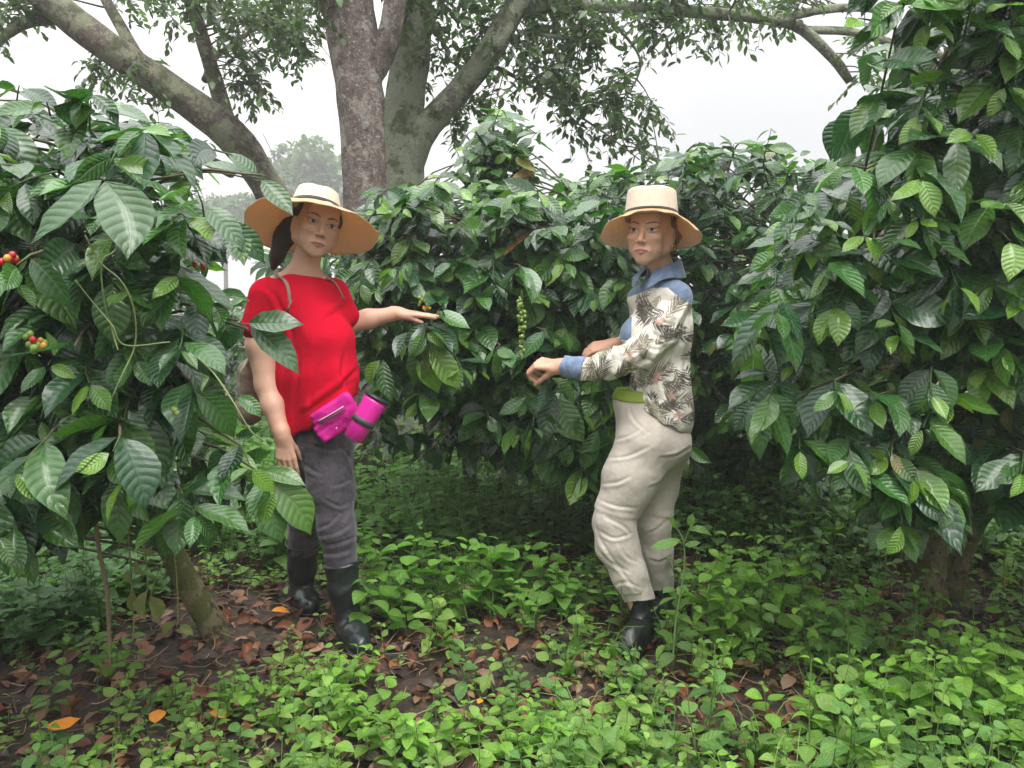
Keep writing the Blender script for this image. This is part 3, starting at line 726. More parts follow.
# ---------------------------------------------------------------- woman in the red shirt
if want('people'):
    SKIN = (.66, .415, .305); M_SKIN = skin_mat('skin')
    Y0 = 2.95
    base = (P(330, 640, 2.9)[0], 2.98, 0.0)
    A = empty('person', base, 'woman in a red shirt and wide floppy hat, one hand resting on the coffee leaves', 'person', 'two visitors among the coffee bushes')
    # body
    R = frame((math.sin(math.radians(27)), -math.cos(math.radians(27)), .09), (math.sin(math.radians(13)), .12, 1))
    hc = P(317, 226, Y0 - .015)
    f = Field(); HS = 1.08
    head(f, hc, R, HS)
    nk = P(303, 272, Y0 + .02)
    f.limb(hc + R @ [-.004, .026, -.06], nk, .042, .050, k=.02)
    f.limb(hc + R @ [0, .04, -.02], nk + [0, .02, 0], .046, .046, k=.02)
    sR, sL = P(261, 298, Y0 + .0), P(337, 292, Y0 + .09)
    f.limb(nk, P(268, 288, Y0), .036, .034, k=.03); f.limb(nk, sL, .036, .03, k=.03)
    f.ell(P(303, 320, Y0 + .04), [.10, .075, .13], k=.03)
    f.ell(P(312, 385, Y0 + .04), [.09, .07, .14], k=.03)
    f.ell(P(322, 440, Y0 + .04), [.09, .08, .09], k=.03)
    # hanging arm (hers: right)
    eR, wR = P(267, 385, Y0 - .02), P(282.5, 437, Y0 - .09)
    f.chain([sR, P(261, 345, Y0 - .005), eR], [.045, .051, .042], k=.03)
    f.chain([eR, P(273, 406, Y0 - .05), wR], [.042, .040, .028], k=.02)
    hd = unit(P(288, 470, Y0 - .10) - wR)
    hand(f, wR, hd, np.array([-.2, .95, 0]), np.array([.9, .2, 0.]), .170, (.22, .28, .32, .36), .03, (.35, .15, .2), wr=.028)
    # reaching arm
    eL, wL = P(343, 326, Y0 + .14), P(398, 313.5, Y0 + .17)
    f.chain([sL, P(343, 308, Y0 + .12), eL], [.036, .040, .038], k=.03)
    f.chain([eL, P(368, 319, Y0 + .155), wL], [.038, .037, .026], k=.02)
    hd = unit(P(434, 315, Y0 + .16) - wL)
    hand(f, wL, hd, np.array([-.05, .15, -1.]), np.array([0., -1., -.3]), .165, (.05, .03, .07, .1), .05, (.10, .30, .1), wr=.026, tn=.10)
    # legs
    hF, kF, aF = P(330, 452, Y0 + .0), P(338, 530, Y0 - .06), P(352, 622, Y0 - .075)
    hB, kB, aB = P(312, 452, Y0 + .10), P(303, 545, Y0 + .20), P(301, 598, Y0 + .26)
    f.chain([hF, kF, aF], [.055, .042, .03], k=.02); f.chain([hB, kB, aB], [.055, .042, .03], k=.02)
    fine = [(hc - .115, hc + .115, .0019), (wR - [.05, .06, .15], wR + [.06, .06, .02], .003), (wL - [.02, .06, .06], wL + [.17, .06, .05], .003)]
    V, F = f.mesh(.0075, fine, relax=1)
    V = crease(V, F, [[(318, 239), (314, 243), (312, 248)], [(331, 241), (333, 246)], [(306, 227), (311, 229), (317, 229)], [(327, 233), (331, 233), (335, 232)], [(300, 262), (306, 266), (314, 268)]], .75, .0013)
    C = face_tint(V, hc, R, SKIN, (.42, .17, .14), (.07, .035, .02), (.10, .055, .03), HS)
    # reddened skin of hands
    for w in (wR, wL):
        q = np.clip(1 - np.linalg.norm(V - w, axis=1) / .2, 0, 1)[:, None] * .35; C = C * (1 - q) + np.array((.50, .24, .17)) * q
    mesh_obj('body', V, F, M_SKIN, A, col=C)
    # hair
    M_HAIR = hair_mat('dark brown hair', (.035, .018, .014))
    f = Field(); hq = lambda x, y, z: hc + R @ (np.array([x, y, z]) * HS)
    f.ell(hq(0, .026, .040), np.array([.078, .090, .080]) * HS, R, k=.01)
    f.limb(hq(-.066, -.012, .042), hq(-.074, .02, .02), .016, .02, k=.02); f.limb(hq(.062, -.02, .045), hq(.072, .02, .02), .014, .02, k=.02)
    f.limb(hq(0, .10, .0), P(285, 232, Y0 + .09), .04, .035, k=.04)
    f.chain([P(290, 222, Y0 + .08), P(283, 240, Y0 + .085), P(277, 256, Y0 + .08), P(273, 268, Y0 + .075)], [.038, .036, .028, .016], k=.03)
    f.ell(hq(0, -.115, -.015), np.array([.066, .075, .085]) * HS, R, k=.012, cut=True)
    V, F = f.mesh(.004, disp=folds(2, .006, 60, 12), relax=1)
    mesh_obj('hair', V, F, M_HAIR, A)
    # ear stud
    f = Field(); f.ell(hq(-.079, -.002, -.044), [.003, .003, .004]); V, F = f.mesh(.0012, relax=1)
    mesh_obj('earring', V, F, plain_mat('gold', (.6, .42, .15), .25, 1), A)
    # hat
    HR = frame((math.sin(math.radians(20)), -math.cos(math.radians(20)), .3), (.11, .27, 1))
    straw = straw_mat('pale straw', (.86, .79, .63)); under = straw_mat('straw shade tinted underside', (.66, .46, .27))  # same straw; brim shade and seeping light are tinted into the underside colour
    band = cloth_mat('charcoal ribbon', (.045, .04, .045), wr=.001)
    hatc = P(315, 213, Y0 - .0)
    dr = lambda a: .040 * np.cos(a) ** 2 + .080 * np.clip(np.sin(a), 0, 1) ** 1.5 + .048 * np.clip(-np.sin(a), 0, 1) ** 1.5 + .055 * np.exp(-((a - 2.6) / .6) ** 2) + .02 * np.exp(-((a - .3) / .5) ** 2)
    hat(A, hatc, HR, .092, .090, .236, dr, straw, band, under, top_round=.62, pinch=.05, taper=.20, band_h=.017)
    # shirt
    red = cloth_mat('crimson jersey', (.60, .003, .026), rough=.95, sheen=0); red.node_tree.nodes['Principled BSDF'].inputs['Specular IOR Level'].default_value = .08
    f = Field()
    f.limb(P(298, 283, Y0 + .03), P(268, 296, Y0 + .0), .058, .066, k=.05)
    f.limb(P(303, 286, Y0 + .03), P(334, 293, Y0 + .09), .056, .052, k=.05)
    f.ell(P(302, 325, Y0 + .04), [.150, .118, .155], k=.05)
    cR = frame((math.sin(math.radians(40)), -math.cos(math.radians(40)), 0), UP)
    f.ell(P(322, 338, Y0 - .030), [.068, .060, .070], cR, k=.07); f.ell(P(336, 338, Y0 + .045), [.062, .065, .065], cR, k=.07)
    f.limb(P(325, 345, Y0 - .015), P(328, 400, Y0 - .02), .082, .095, k=.07); f.limb(P(300, 300, Y0 - .0), P(322, 340, Y0 - .02), .075, .07, k=.06)
    f.ell(P(315, 378, Y0 + .03), [.158, .130, .14], k=.07)
    f.ell(P(316, 420, Y0 + .05), [.165, .140, .14], k=.07)
    f.limb(P(266, 297, Y0), P(260, 326, Y0 - .005), .066, .073, k=.03)
    f.plane(P(260, 337, Y0), [-.05, 0, -1], k=.001) if False else None
    f.limb(P(336, 292, Y0 + .09), P(347, 316, Y0 + .12), .050, .054, k=.03)
    # neck opening
    f.ell(P(299, 251, Y0 - .01), [.088, .11, .036], frame((0, -1, 0), (.10, 0, 1)), k=.006, cut=True)
    f.plane(P(258, 334, Y0), P(258, 346, Y0) - P(268, 297, Y0) + [0, 0, 0] if False else unit(P(257, 360, Y0) - P(260, 320, Y0)) * 1.0, k=.004) if False else None
    d0_ = folds(11, .007, 13, 9, 6)
    V, F = f.mesh(.0045, disp=lambda x, y, z: d0_(x, y, z) + .0045 * np.sin(46 * x + 21 * y + 5 * z) * np.clip((1.12 - z) / .25, 0, 1), relax=3)
    V = crease(V, F, [[(283, 308), (291, 328), (294, 352)], [(276, 300), (284, 312), (300, 322)], [(346, 304), (336, 312), (326, 318)], [(289, 345), (284, 380), (283, 420)], [(352, 382), (328, 398), (302, 415)], [(358, 368), (338, 388), (314, 405)], [(262, 285), (272, 292), (280, 304)], [(300, 350), (297, 385), (294, 420)], [(345, 350), (342, 372), (346, 390)], [(248, 322), (260, 318), (272, 322)], [(318, 365), (312, 392), (310, 416)]], 2.4, .0065)
    # cut the hem, sleeves: drop faces beyond the cut lines
    px, py = proj(V)
    hem = np.interp(px, [240, 256, 291, 312, 332, 362, 380], [462, 458, 437, 428, 411, 392, 380])
    hem = hem + 1.2 * np.sin(px * .35)
    slv = (px < 275) & (py > 336 + (px - 258) * -.10) & (py < 372) & (np.abs(V[:, 1] - Y0) < .11) & (px < 262)
    bad = (py > hem)
    # sleeves end: distance from the body axis
    kill = bad
    keep = ~kill[F].any(1); F2 = F[keep]
    used = np.unique(F2); mp = -np.ones(len(V), int); mp[used] = np.arange(len(used)); V_SHIRT = V[used]; Fs = mp[F2]; fcs = V_SHIRT[Fs].mean(1)
    Re = frame((0, -1, 0), (.10, 0, 1)); k0_ = np.linalg.norm(((fcs - P(299, 251, Y0 - .01)) @ Re) / np.array([.088, .11, .036]), axis=1)
    hx, hy = proj(fcs); rib = (k0_ > 1.02) & (k0_ < 1.16) & (hy < 300) | (np.interp(hx, [240, 256, 291, 312, 332, 362, 380], [462, 458, 437, 428, 411, 392, 380]) - hy < 3.2) | ((hx < 282) & (np.abs(hy - 335) < 3.2) & (hx < 270))
    m_rib = cloth_mat('crimson ribbing', (.42, .003, .02), rough=.95, weave=1500, sheen=0); m_rib.node_tree.nodes['Principled BSDF'].inputs['Specular IOR Level'].default_value = .05
    shirt = mesh_obj('shirt', V_SHIRT, Fs, [red, m_rib], A, mi=rib.astype(int))
    so_ = shirt.modifiers.new('thick', 'SOLIDIFY'); so_.thickness = .003; so_.offset = 1
    # trousers
    grey = cloth_mat('charcoal stretch trousers', (.062, .052, .066), (.085, .075, .09), wr=.012)
    f = Field()
    f.ell(P(322, 432, Y0 + .04), [.132, .125, .12], k=.04)
    f.chain([P(328, 455, Y0 - .0), P(331, 490, Y0 - .03), P(337, 528, Y0 - .06), P(341, 560, Y0 - .06)], [.100, .088, .069, .066], k=.04)
    f.chain([P(312, 455, Y0 + .10), P(308, 500, Y0 + .15), P(303, 548, Y0 + .2)], [.10, .085, .066], k=.04)
    V, F = f.mesh(.0045, disp=lambda x, y, z: folds(21, .006, 10, 24, 7)(x, y, z), relax=2)
    V = crease(V, F, [[(317, 537), (338, 532), (356, 519)], [(318, 546), (340, 543), (357, 536)], [(316, 529), (330, 523), (340, 512)], [(333, 486), (344, 483), (353, 476)], [(338, 445), (349, 455), (354, 470)], [(318, 553), (336, 554), (354, 549)], [(302, 462), (312, 470), (322, 474)], [(288, 520), (300, 526), (312, 522)], [(312, 445), (330, 450), (346, 446)], [(326, 500), (340, 506), (352, 500)], [(287, 500), (297, 508), (308, 505)]], 1.7, .005)
    mesh_obj('trousers', V, F, grey, A)
    # boots
    rub = plain_mat('wet black rubber', (.014, .018, .020), .30, nscale=25, bd=.002, var=.4)
    boot(A, [P(341, 560, Y0 - .062), P(344, 590, Y0 - .065), P(350, 626, Y0 - .07)], [.071, .062, .046], G(363, 657), G(347, 634), rub, .07)
    boot(A, [P(303, 540, Y0 + .195), P(302, 570, Y0 + .22), P(301, 596, Y0 + .25)], [.070, .062, .048], G(312, 617), G(299, 599), rub, .07)
    # bracelet
    t = Tubes(); ax_ = unit(wR - eR); u1 = unit(np.cross(ax_, [0, 1, 0])); u2 = np.cross(ax_, u1); an = np.linspace(0, 2 * np.pi, 25)
    t.add([wR - ax_ * .012 + (u1 * math.cos(a) + u2 * math.sin(a)) * .0275 for a in an], .002, 5, (.35, .12, .05)); t.build('bracelet', tint_mat('cord', .6), A)

    # ---- things she carries
    tan = cloth_mat('taupe nylon', (.30, .225, .17), wr=.02)
    bp = empty('backpack', P(243, 420, Y0 + .12), 'taupe drawstring backpack slung behind the woman in red', 'backpack')
    f = Field(); f.ell(P(252, 385, Y0 + .12), [.082, .075, .14], k=.03); f.ell(P(247, 412, Y0 + .12), [.07, .065, .085], k=.04); f.ell(P(257, 350, Y0 + .11), [.055, .055, .07], k=.04)
    V, F = f.mesh(.005, disp=lambda x, y, z: folds(31, .028, 34, 9, 5)(x, y, z), relax=2); mesh_obj('bag', V, F, tan, bp)
    t = Tubes()
    def strap(pts, w, name, par, mat):
        p = smooth_path(np.array(pts), 22); t = Tubes(); t.add(p, w, 8, flat=.22); return t.build(name, mat, par)
    SV = V_SHIRT
    for pp, w in (([(276, 275), (280, 277), (285, 281), (289, 290), (290, 303), (287, 312)], .0085), ([(327, 279), (331, 280), (336, 284), (341, 293), (343, 300)], .0075)):
        pa = drape(pp, SV, .001); pa[-4:, 1] += np.linspace(0, .014, 4); pa = np.vstack([smooth_path([pa[0] + [-.02, .16, .0], pa[0] + [-.012, .07, .022], pa[0]], 8)[:-1], pa]); t = Tubes(); t.add(pa, w, 8, flat=.35); t.build('strap', tan, bp)
    # hip pack
    mag = cloth_mat('magenta nylon', (.55, .012, .24), rough=.6, wr=.010, sheen=0); dk = plain_mat('dark grey webbing', (.05, .045, .05), .6)
    hp = empty('hip_pack', P(335, 440, Y0 - .14), 'magenta hip pack worn under the red shirt hem', 'hip pack')
    f = Field(); Rp = np.stack([unit(P(362, 404, Y0 - .13) - P(330, 424, Y0 - .16)), [0, 1, 0], UP], 1); Rp[:, 1] = unit(np.cross([0, 0, 1], Rp[:, 0])); Rp[:, 2] = np.cross(Rp[:, 0], Rp[:, 1])
    c0 = P(336, 421, Y0 - .112)
    for z_ in (-.034, -.012, .012, .036, .056): f.limb(c0 + Rp @ [-.074 + .25 * abs(z_), .0, z_], c0 + Rp @ [.075, .0, z_], .018, .024, k=.012)
    V, F = f.mesh(.004, disp=lambda x, y, z: folds(41, .006, 30, 30)(x, y, z), relax=1); mesh_obj('pouch', V, F, mag, hp)
    t = Tubes(); t.add(smooth_path([c0 + Rp @ [-.05, -.019, .026], c0 + Rp @ [0, -.025, .024], c0 + Rp @ [.05, -.026, .024]], 10), .0035, 6); t.build('zip', dk, hp)
    t = Tubes(); t.add(smooth_path([c0 + Rp @ [-.05, -.018, .036], c0 + Rp @ [0, -.022, .034], c0 + Rp @ [.05, -.024, .034]], 10), .0022, 6, (.6, .5, .55)); t.build('zip_tape', plain_mat('pale tape', (.6, .5, .55), .6), hp)
    f = Field(); f.ell(c0 + Rp @ [-.012, -.024, -.02], [.0045, .003, .0045], Rp); V, F = f.mesh(.0015, relax=1); mesh_obj('stud', V, F, plain_mat('steel', (.6, .6, .6), .3, 1), hp)
    # bottle
    bt = empty('drinking_bottle', P(351, 441, Y0 - .15), 'magenta tumbler with a black lid held at the side of the hip pack', 'bottle')
    b0, b1 = P(353, 439, Y0 - .165), P(376, 400, Y0 - .145); ax_ = unit(b1 - b0); Lb = np.linalg.norm(b1 - b0)
    pm = plain_mat('magenta enamel', (.72, .025, .34), .25); blk = plain_mat('black plastic', (.02, .02, .022), .3)
    t = Tubes(); t.add(b0 + np.array([0, .003, .01, .5, .93, 1.])[:, None] * ax_ * Lb, [.028, .034, .036, .040, .044, .044], 32); t.build('flask', pm, bt)
    t = Tubes(); t.add(b1 + np.array([0, .001, .008, .012, .013])[:, None] * ax_, [.038, .046, .047, .045, .030], 32); t.build('lid', blk, bt)
    t = Tubes(); t.add(b0 + np.array([.38, .385, .52, .525])[:, None] * ax_ * Lb, [.036, .0428, .0438, .036], 32); sb = t.build('holder_strap', dk, bt)
# ---------------------------------------------------------------- woman in the leaf print blouse
if want('people'):
    Y1 = 2.95
    B = empty('person', (P(642, 640, 2.9)[0], 2.95, 0), 'woman in a leaf print blouse and beige trousers, both hands among the coffee branches', 'person', 'two visitors among the coffee bushes')
    SK2 = (.64, .39, .275)
    R = frame((-math.sin(math.radians(27)), -math.cos(math.radians(27)), .0), (.06, .03, 1))
    hc = P(650.5, 233, Y1 - .0); f = Field(); HS = 1.08
    head(f, hc, R, HS)
    nk = P(664, 276, Y1 + .06)
    f.limb(hc + R @ [.004, .028, -.058], nk, .040, .046, k=.02); f.limb(hc + R @ [0, .04, -.02], nk + [0, .02, 0], .045, .045, k=.02)
    sN, sF = P(676, 296, Y1 - .03), P(640, 298, Y1 + .18)
    f.limb(nk, sN, .033, .03, k=.03); f.limb(nk, sF, .033, .03, k=.03)
    f.ell(P(663, 325, Y1 + .07), [.07, .09, .13], k=.03); f.ell(P(656, 385, Y1 + .07), [.06, .085, .14], k=.03); f.ell(P(652, 430, Y1 + .07), [.07, .09, .09], k=.03)
    eN, wN = P(645, 356, Y1 - .07), P(560, 366.5, Y1 + .03)
    f.chain([sN, eN], [.036, .03], k=.02); f.chain([eN, P(605, 364, Y1 - .02), P(578, 366, Y1 + .01), wN], [.030, .03, .031, .030], k=.02)
    hd = unit(P(528, 362, Y1 + .06) - wN)
    hand(f, wN, hd, np.array([-.1, .5, -.85]), np.array([.0, -.75, -.55]), .182, (.85, .95, 1.0, 1.05), .02, (.15, .45, .3), wr=.030, tn=.62)
    eF, wF = P(640, 345, Y1 + .22), P(612, 345, Y1 + .16)
    f.chain([sF, eF], [.045, .038], k=.03); f.chain([eF, wF], [.036, .025], k=.02)
    hand(f, wF, unit(P(588, 348, Y1 + .16) - wF), np.array([-.1, .6, -.8]), np.array([0., -.8, -.5]), .160, (.6, .6, .6, .65), .02, (.3, .2, .15), wr=.024)
    f.chain([P(648, 455, Y1), P(612, 522, Y1 - .02), P(642, 622, Y1 - .08)], [.055, .04, .03], k=.02)
    f.chain([P(662, 455, Y1 + .12), P(655, 530, Y1 + .12), P(660, 605, Y1 + .16)], [.055, .04, .03], k=.02)
    fine = [(hc - .115, hc + .115, .0019), (wN - [.16, .07, .07], wN + [.02, .07, .06], .003)]
    V, F = f.mesh(.0075, fine, relax=1)
    V = crease(V, F, [[(636, 243), (632, 248), (631, 254)], [(647, 243), (652, 248), (654, 255)], [(628, 231), (632, 233), (637, 232)], [(647, 232), (652, 233), (658, 231)], [(660, 229), (664, 230)], [(661, 232), (665, 234)], [(656, 250), (661, 256), (662, 262)], [(664, 262), (658, 268), (650, 270)]], .75, .0016)
    C = face_tint(V, hc, R, SK2, (.42, .15, .14), (.11, .06, .04), (.06, .05, .035), HS)
    for w in (wN, wF):
        q = np.clip(1 - np.linalg.norm(V - w, axis=1) / .2, 0, 1)[:, None] * .5; C = C * (1 - q) + np.array((.52, .24, .16)) * q
    mesh_obj('body', V, F, M_SKIN, B, col=C)
    hq = lambda x, y, z: hc + R @ (np.array([x, y, z]) * HS)
    f = Field(); f.ell(hq(0, .028, .038), np.array([.078, .088, .080]) * HS, R, k=.01)
    f.limb(hq(.070, .012, .035), hq(.076, .035, -.005), .018, .02, k=.02); f.limb(hq(.074, .045, -.01), hq(.050, .075, -.052), .024, .02, k=.03)
    f.limb(hq(.05, .075, -.05), hq(-.04, .085, -.05), .022, .02, k=.03); f.ell(hq(0, .06, -.01), np.array([.070, .055, .065]) * HS, R, k=.03)
    f.limb(hq(-.064, -.012, .035), hq(-.072, .02, .02), .014, .02, k=.02)
    f.ell(hq(0, -.115, -.01), np.array([.067, .080, .088]) * HS, R, k=.01, cut=True)
    V, F = f.mesh(.004, disp=folds(3, .008, 70, 20), relax=1); mesh_obj('hair', V, F, hair_mat('auburn hair', (.20, .10, .055)), B)
    t = Tubes(); c = hq(.083, -.002, -.047); an = np.linspace(0, 2 * np.pi, 25)
    t.add([c + R @ [.003 * math.cos(a), .010 * math.cos(a) , .0115 * math.sin(a)] for a in an], .0026, 8); t.build('earring', plain_mat('gold hoop', (.75, .52, .2), .22, 1), B)
    # hat
    HR = frame((-math.sin(math.radians(15)), -math.cos(math.radians(15)), .1), (.03, .13, 1))
    cream = straw_mat('cream straw', (.88, .82, .68)); und = straw_mat('tan straw shade tinted underside', (.70, .46, .24))  # underside is the cream straw with the brim's shade put into its colour
    dr = lambda a: .028 + .040 * np.cos(a) ** 2 + .045 * np.clip(np.sin(a), 0, 1) - .018 * np.clip(-np.sin(a), 0, 1)
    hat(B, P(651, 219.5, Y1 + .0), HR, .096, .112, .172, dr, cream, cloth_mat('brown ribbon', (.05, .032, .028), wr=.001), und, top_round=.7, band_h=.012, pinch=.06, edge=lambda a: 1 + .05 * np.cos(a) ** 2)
    # blouse material
    m, nt, b, out = new_mat('leaf print cotton'); oc = texco(nt)
    at = N(nt, 'ShaderNodeAttribute', attribute_name='tint').outputs['Color']
    L(nt, at, b.inputs['Base Color']); b.inputs['Roughness'].default_value = 1.; b.inputs['Specular IOR Level'].default_value = .04
    nr = bump(nt, noise(nt, oc, 11, 3, .5).outputs[0], .010); nr = bump(nt, noise(nt, oc, 34, 3, .5).outputs[0], .004, 1, nr); L(nt, bump(nt, noise(nt, oc, 400, 1).outputs[0], .0006, .6, nr), b.inputs['Normal'])
    rp = np.random.default_rng(44); x0_, z0_ = P(660, 360, Y1)[0], P(660, 360, Y1)[2]; fr_ = []
    for k in range(175):
        cx, cz = x0_ + rp.uniform(-.50, .30), z0_ + rp.uniform(-.36, .34); a = rp.uniform(0, 6.28); ln = rp.uniform(.05, .12); kind = rp.random()
        colr = np.array([(.13, .115, .09), (.17, .15, .12), (.22, .20, .15), (.33, .33, .22), (.09, .08, .07)][rp.integers(5)])
        nb = int(ln / .0105); bl_ = []
        for q in range(nb):
            t = (q + .5) / nb; L_ = ln * .42 * math.sin(math.pi * (t * .8 + .15)) + .008
            for m_ in (-1, 1): bl_.append((cx + math.cos(a) * ln * t, cz + math.sin(a) * ln * t, a + m_ * rp.uniform(.45, .70), L_ * rp.uniform(.9, 1.3), rp.uniform(.0020, .0030)))
        bl_.append((cx, cz, a, ln, .0018)); fr_.append((bl_, colr))
    for k in range(7):      # little pinkish flowers
        cx, cz = x0_ + rp.uniform(-.34, .14), z0_ + rp.uniform(-.25, .2); fr_.append(([(cx, cz, q * .9 + rp.normal(0, .2), rp.uniform(.016, .026), .0045) for q in range(7)], np.array((.50, .34, .28))))
    def print_tint(V):
        u = V[:, 0] - .35 * (V[:, 1] - Y1); w = V[:, 2]; C = np.tile((.70, .66, .58), (len(V), 1)).astype(float)
        C *= (1 + .10 * np.sin(u * 60 + 2 * np.sin(w * 40)))[:, None]
        for bl_, colr in fr_:
            b0 = np.array(bl_); r = b0[:, 3].max() + .13; k = np.nonzero((np.abs(u - b0[:, 0].mean()) < r) & (np.abs(w - b0[:, 1].mean()) < r))[0]
            if not len(k): continue
            uu, ww = u[k], w[k]; m = np.zeros(len(k))
            for (x, z, a, l, h) in bl_:
                c, s_ = math.cos(a), math.sin(a); t = ((uu - x) * c + (ww - z) * s_) / l; p = np.abs(-(uu - x) * s_ + (ww - z) * c)
                hw = h * np.sin(np.pi * np.clip(t, 0, 1) ** .7) + 1e-6; m = np.maximum(m, np.clip((hw - p) / .0011 + .5, 0, 1) * ((t > 0) & (t < 1)))
            C[k] = C[k] * (1 - m[:, None]) + colr * m[:, None]
        return C
    M_PRINT = m; denim = cloth_mat('blue denim', (.13, .185, .29), (.20, .26, .37), wr=.006); denim2 = denim
    f = Field()
    f.limb(P(662, 290, Y1 + .06), P(676, 298, Y1 - .02), .070, .070, k=.05); f.limb(P(660, 290, Y1 + .06), P(642, 300, Y1 + .16), .064, .062, k=.05)
    f.ell(P(664, 330, Y1 + .07), [.116, .150, .165], k=.05)
    f.ell(P(639, 336, Y1 + .05), [.078, .11, .080], k=.05)
    f.ell(P(660, 385, Y1 + .07), [.118, .15, .14], k=.07); f.ell(P(662, 418, Y1 + .07), [.122, .155, .12], k=.07)
    d2_ = folds(12, .009, 12, 12, 6)
    V, F = f.mesh(.0030, disp=lambda x, y, z: d2_(x, y, z), relax=5)
    V = crease(V, F, [[(692, 330), (684, 365), (687, 420)], [(660, 372), (668, 398), (682, 424)], [(650, 378), (652, 395), (662, 415)], [(676, 330), (672, 360), (676, 400)], [(640, 385), (646, 395), (660, 400)], [(640, 310), (632, 325), (628, 345)], [(688, 310), (680, 322), (668, 330)]], 2.2, .0045)
    px, py = proj(V)
    hem = np.interp(px, [600, 613, 640, 660, 690, 700], [389, 391, 405, 422, 435, 436]) + 1. * np.sin(px * .4)
    far_hem = np.interp(px, [600, 640, 690], [398, 412, 432]); hem = np.where(V[:, 1] > Y1 + .1, far_hem, hem)
    k = ~(py > hem)[F].any(1); F2 = F[k]; used = np.unique(F2); mp = -np.ones(len(V), int); mp[used] = np.arange(len(used)); Vb = V[used]; Fb = mp[F2]
    fc = Vb[Fb].mean(1); fx, fy = proj(fc)
    def yoke_f(fx, fy): return (fy < np.interp(fx, [600, 630, 655, 668, 683, 700], [299, 297, 288, 288, 301, 305])) | ((fx < 632) & (fy > 300) & (fy < 340) & (fy > 318 - (632 - fx) * 1.0) & (fy < 342))
    yoke = yoke_f(fx, fy)
    bl = mesh_obj('blouse', Vb, Fb, [M_PRINT, denim], B, mi=yoke.astype(int), col=print_tint(Vb))
    so_ = bl.modifiers.new('thick', 'SOLIDIFY'); so_.thickness = .003; so_.offset = 1
    # sleeves
    f = Field(); f.chain([P(676, 302, Y1 - .03), P(663, 328, Y1 - .065), P(645, 350, Y1 - .085)], [.074, .078, .073], k=.03)
    f.chain([P(644, 353, Y1 - .085), P(610, 364, Y1 - .04), P(584, 369, Y1 - .005)], [.073, .070, .058], k=.03); f.limb(P(590, 372, Y1 - .01), P(576, 372, Y1 + .0), .054, .052, k=.02)
    f.plane(P(574, 369, Y1), unit(P(560, 366, Y1 + .03) - P(600, 366, Y1)), k=.004)
    ds = folds(14, .020, 22, 22, 7)
    V, F = f.mesh(.0028, disp=lambda x, y, z: ds(x, y, z), relax=4)
    V = crease(V, F, [[(596, 354), (600, 366), (597, 382)], [(608, 350), (613, 362), (612, 380)], [(622, 346), (629, 358), (630, 374)], [(640, 338), (650, 348), (660, 350)], [(634, 366), (645, 360), (656, 362)], [(583, 360), (586, 370), (584, 382)], [(655, 310), (664, 322), (676, 326)], [(648, 325), (655, 335), (668, 340)]], 1.9, .0045); fx, fy = proj(V[F].mean(1)); sl = mesh_obj('sleeve', V, F, [M_PRINT, denim], B, mi=(yoke_f(fx, fy) & (fx > 640)).astype(int), col=print_tint(V))
    f = Field(); c0, c1 = P(562, 366.5, Y1 + .03), P(581, 368.5, Y1 + .0)
    f.limb(c0 - .25 * (c1 - c0), c1 + (c1 - c0) * .2, .046, .051, k=.01); f.plane(c0, c0 - c1, k=.003); f.plane(c1 + (c1 - c0) * .3, c1 - c0, k=.003)
    V, F = f.mesh(.003, disp=folds(15, .006, 50, 50), relax=1); mesh_obj('cuff', V, F, denim, sl)
    f = Field(); f.chain([P(642, 300, Y1 + .17), P(642, 340, Y1 + .21), P(622, 345, Y1 + .18)], [.070, .066, .054], k=.03)
    V, F = f.mesh(.005, disp=lambda x, y, z: ds(x, y, z), relax=2); mesh_obj('sleeve', V, F, M_PRINT, B, col=print_tint(V))
    # collar: a folded band round the neck
    an = np.linspace(.32, 2 * np.pi - .32, 60); ctr = P(660, 275, Y1 + .045); rows = []
    Rc = frame((-.75, -.6, -.35), (.25, .12, 1))
    for (rr, hh) in ((.049, .020), (.050, .046), (.053, .055), (.060, .050), (.074, .028), (.090, .006), (.089, .003)):
        rows.append([ctr + Rc @ [(rr + .006 * math.cos(a * 2)) * math.sin(a), -(rr * 1.06) * math.cos(a), hh - .012 - .040 * max(0, math.cos(a)) ** 1.5 - (.030 * math.exp(-((min(a, 6.283 - a) - .32) / .35) ** 2) if hh < .01 else 0) + .040 * max(0, -math.cos(a)) * (1 if hh > .015 else .8)] for a in an])
    rows = np.array(rows); nr_, na_ = rows.shape[:2]; i = (np.arange(nr_ - 1)[:, None] * na_ + np.arange(na_ - 1)[None]).ravel()
    co = mesh_obj('collar', rows.reshape(-1, 3), np.stack([i, i + 1, i + 1 + na_, i + na_], -1), denim, B)
    so_ = co.modifiers.new('thick', 'SOLIDIFY'); so_.thickness = .0035
    # trousers
    beige = cloth_mat('beige cotton trousers', (.47, .42, .36), (.52, .47, .41), wr=.006)
    f = Field()
    f.limb(P(636, 402, Y1 + .05), P(652, 402, Y1 + .08), .088, .10, k=.04)
    f.ell(P(650, 425, Y1 + .07), [.125, .145, .10], k=.05)
    f.ell(P(664, 443, Y1 + .06), [.103, .140, .098], k=.05)
    f.chain([P(645, 446, Y1 - .0), P(631, 478, Y1 - .015), P(614, 520, Y1 - .03)], [.115, .102, .086], k=.04)
    f.chain([P(614, 522, Y1 - .03), P(617, 545, Y1 - .04), P(630, 575, Y1 - .06), P(640, 600, Y1 - .075)], [.086, .088, .073, .066], k=.03)
    f.chain([P(664, 450, Y1 + .12), P(655, 485, Y1 + .12), P(653, 520, Y1 + .10)], [.098, .088, .080], k=.04)
    f.chain([P(653, 522, Y1 + .10), P(655, 552, Y1 + .12), P(661, 597, Y1 + .15)], [.080, .076, .066], k=.03)
    f.plane(P(640, 394, Y1 - .06), [.05, 0, 1], k=.006)
